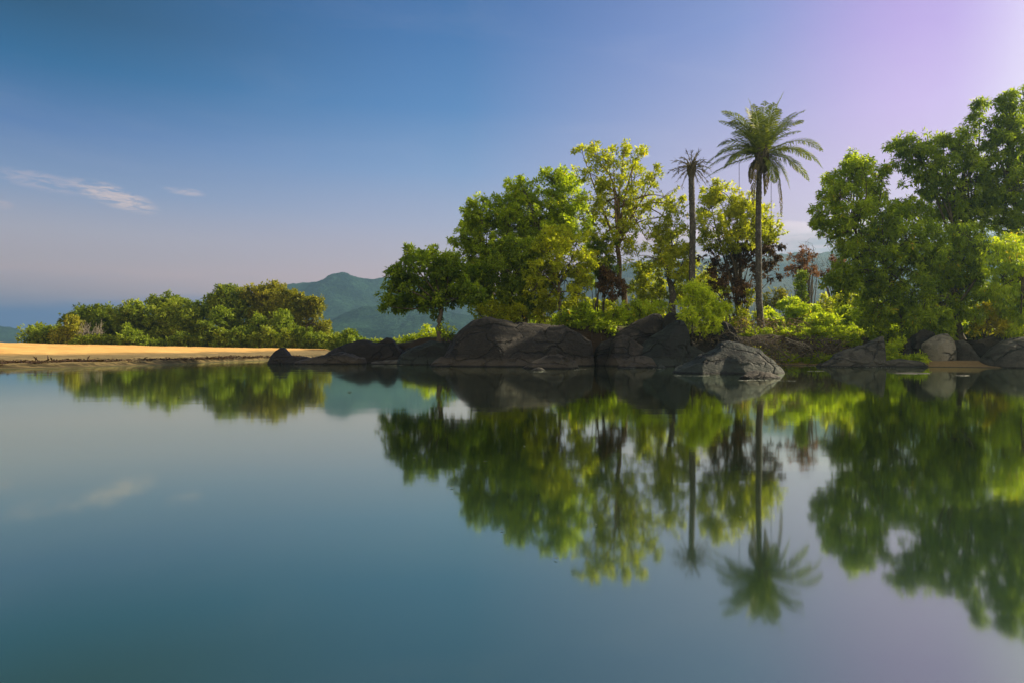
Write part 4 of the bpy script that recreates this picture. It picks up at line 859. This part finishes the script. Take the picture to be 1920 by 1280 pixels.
# --- roots, fallen sticks and litter
def brush(label, px0, px1, y0, y1, Yr, n, seed, mat='bark', leaves=0, name='root_tangle', cat='roots', r=.022):
    rng = np.random.default_rng(seed); Ym = (Yr[0]+Yr[1])/2; c = P((px0+px1)/2, y1, Ym); root = empty(name, c); tag(root, label, cat); tb = MB()
    for k in range(n):
        a = P(rng.uniform(px0, px1), rng.uniform(y0, y1), rng.uniform(*Yr)); e = a+np.array([rng.normal()*.6, rng.normal()*.35, rng.uniform(-.7, .25)]); m = (a+e)/2+rng.normal(size=3)*.22
        tb.tube(bez(a, m, e, 7), np.linspace(r*rng.uniform(.5, 1.6), r*.3, 7), 4)
    tb.build('root', M[mat], root)
    if leaves:
        lb = MB(); a = np.stack([P(rng.uniform(px0, px1), rng.uniform(y0, y1), rng.uniform(*Yr)) for _ in range(leaves)])
        lb.leaves(a, rng.normal(size=(leaves, 3))+[0, 0, -.4], rng.normal(size=(leaves, 3)), .2, .07, np.clip(rng.random((leaves, 3)), 0, 1)); lb.build('dry_leaves', M['palmdead'], root, smooth=False)
brush('dark tangle of roots and dry leaves at the foot of the living palm', 1385, 1475, 640, 676, (33.2, 35.5), 130, 701, leaves=260)
brush('hanging roots under the undercut bank right of the palm', 1470, 1590, 634, 664, (35.2, 36.4), 150, 702, leaves=60)
brush('tangle of dead twigs above the black boulder, beneath the half-withered tree', 1300, 1400, 618, 660, (35.0, 38.0), 120, 703, leaves=90)
brush('brown dried stalks standing between the half-withered tree and the palm', 1370, 1500, 596, 640, (37.5, 39.5), 150, 704, 'barkwarm', leaves=240, name='dry_stalks', cat='dry stalks', r=.016)
def stick(label, pts, Y, r=.03):
    p = np.array([P(a, b, Y+i*.1) for i, (a, b) in enumerate(pts)]); q = np.stack([np.interp(np.linspace(0, 1, 12), np.linspace(0, 1, len(p)), p[:, i]) for i in range(3)], 1)
    mb = MB(); mb.tube(q, np.linspace(r, r*.35, 12), 5); rng = np.random.default_rng(int(pts[0][0]))
    for k in (4, 6, 8): mb.tube([q[k], q[k]+rng.normal(size=3)*.15+[0.1, -.1, -.1], q[k]+rng.normal(size=3)*.2+[.3, -.1, -.3]], [r*.5, r*.35, r*.2], 4)
    tag(mb.build('dead_branch', M['barkpale'], origin=p[0]), label, 'branch')
stick('pale forked dead branch leaning above the big green-grey boulder', [(1361,604),(1368,622),(1384,634),(1392,648)], 34.6)
stick('pale dead branch leaning at the foot of the palm', [(1411,612),(1419,630),(1432,642),(1444,652)], 33.6)
stick('bleached twig lying along the undercut bank right of the palm', [(1472,633),(1490,640),(1508,643),(1522,652)], 34.2, .028)
stick('thinner bleached twig just below the first one on the undercut bank', [(1474,638),(1494,645),(1514,650)], 34.1, .018)

def drooping_leaf():
    Y = 40.5; a = P(1657, 612, Y); b = MB(); pth = bez(a, P(1656, 582, Y), P(1671, 590, Y-.2), 14); w = .10*np.sin(np.linspace(.25, np.pi, 14))[:, None]
    side = np.array([[.75, -.66, .1]]); V = np.stack([pth-side*w, pth+np.array([0, .03, .03]), pth+side*w], 1); b.grid(V); V2 = V+np.array([0, .012, 0]); b.grid(V2)
    tag(b.build('yellow_leaf', plain('withered_yellow_leaf', (.62,.30,.02), .5), origin=a), 'large withered orange-yellow leaf bent over at the edge of the thicket', 'leaf')
drooping_leaf()

def scrap(name, label, cat, px, py, Y, w, h, colr, seed, jag=.25):
    rng = np.random.default_rng(seed); c = P(px, py, Y); b = MB(); n, m = 16, 8; u, v = np.meshgrid(np.linspace(0, np.pi*2, n), np.linspace(.05, np.pi-.05, m), indexing='ij')
    r = 1+jag*(vnoise(np.stack([np.cos(u)*1.5, np.sin(u)*1.5, v], -1), seed)); r[-1] = r[0]
    V = np.stack([c[0]+w*np.cos(u)*np.sin(v)*r, c[1]+w*.45*np.sin(u)*np.sin(v)*r, c[2]+h*np.cos(v)*r], -1); b.grid(V)
    tag(b.build(name, plain(name+'_'+str(seed), colr, .45), origin=c), label, cat)
scrap('driftwood_board', 'bright orange-yellow piece of flotsam lying at the waterline below the pale egg-shaped boulder', 'flotsam', 1765, 683, 34.0, .34, .045, (.75,.36,.02), 801)
scrap('flotsam', 'small mustard-yellow scrap at the waterline left of the long orange one', 'flotsam', 1724, 688, 33.0, .14, .08, (.55,.36,.03), 802, .5)
scrap('flotsam', 'flat white scrap on the wet edge of the flat grey ledge', 'flotsam', 1695, 683, 33.8, .17, .02, (.7,.72,.72), 803)
scrap('flotsam', 'little white pebble-like scrap right of the pale boulder', 'flotsam', 1814, 681, 34.0, .07, .05, (.7,.7,.66), 804)
scrap('flotsam', 'reddish rag at the shore between the white scrap and the mustard scrap', 'flotsam', 1709, 683, 33.9, .12, .05, (.35,.12,.08), 805, .6)

def wedge():
    D = F*CZ/(682-HY)-.1; b = MB(); a = P(741, 684, D); q = [P(741, 682.5, D), P(752, 682.5, D-.1), P(755, 668.5, D+.1), P(745, 678, D+.2)]
    th = np.array([0, .22, 0]); v = [*q, *[p+th for p in q]]; b.add(v, [(0,1,2,3),(7,6,5,4),(0,4,5,1),(1,5,6,2),(2,6,7,3),(3,7,4,0)])
    o = b.build('stone', plain('stone_painted_sunlit', (.62,.30,.04), .8, .5, 9), smooth=False, origin=a); bv = o.modifiers.new('bevel', 'BEVEL'); bv.width = .02; bv.segments = 2  # orange base colour stands in for sunlight on the rock tip
    tag(o, 'small wedge of stone, painted sunlit orange, upright at the waterline before the twin-humped black rock', 'stone')
wedge()

def litter():      # dark drift line along the left shore
    rng = np.random.default_rng(900); n = 2600; px = rng.uniform(-300, 560, n); D = shore_D(px); Y = D+np.abs(rng.normal(size=n))*.9+.35+.5*vnoise(np.stack([px*.03, px*0, px*0], 1), 5)
    X = (px-960)/F*Y; Z = .16+.05*np.minimum(Y-D, 2)+rng.uniform(-.03, .04, n); d = unit(rng.normal(size=(n, 3))*[1, 1, .07]); mb = MB(); t = rng.random(n)
    mb.leaves(np.stack([X, Y, Z], 1), d, rng.normal(size=(n, 3))*.4+[0, 0, 1], rng.uniform(.10, .42, n), .09, np.stack([t*.6, t, t], 1)); tag(mb.build('drift_litter', M['brown'], smooth=False), kind='stuff')
litter()
def foam():        # thin pale scum where the water meets the stones
    rng = np.random.default_rng(901); mb = MB(); m = plain('foam', (.55,.56,.50), .7)
    for x0, x1, y in [(1263,1330,703.5),(1385,1440,712.5),(1450,1493,713.5),(1225,1240,690.5),(1165,1190,690.5),(1552,1602,687),(1620,1680,688.5),(1000,1030,696),(1076,1100,692),(700,760,684.5),(1515,1545,695),(1470,1540,685)]:
        n = 40; px = np.linspace(x0, x1, n); py = y+np.sin(np.linspace(0, 2.2, n)+x0)*.6+rng.normal(size=n)*.1; Y = F*CZ/(py-HY); w = (.012+.045*rng.random(n)*(vnoise(np.stack([px*.15, px*0, px*0], 1), 3) > -.2))
        X = (px-960)/F*Y; mb.grid(np.stack([np.stack([X, Y-w, 0*X+.006], 1), np.stack([X, Y+w, 0*X+.006], 1)], 1))
    tag(mb.build('foam', m, smooth=False), kind='stuff')
foam()
def floating():
    rng = np.random.default_rng(902); m = plain('wet_leaf', (.10,.11,.04), .4)
    for k, (px, py) in enumerate([(650,735),(300,752),(340,745),(430,760),(905,866),(985,838),(936,994),(1115,986),(1046,1050),(1390,972),(780,860),(842,914)]):
        Y = F*CZ/(py-HY); c = np.array([(px-960)/F*Y, Y, .008]); b = MB(); a = rng.random()*3; d = np.array([math.cos(a), math.sin(a)*.5, 0]); L = .012*Y*.7
        b.leaves(np.array([c]), np.array([d]), np.array([[0, 0, 1.0]]), L, L*.35, np.full((1, 3), .5), .1)
        tag(b.build('floating_leaf', m, smooth=False, origin=c), 'tiny dead leaf floating alone on the open water', 'leaf', 'leaves floating on the open water')
floating()
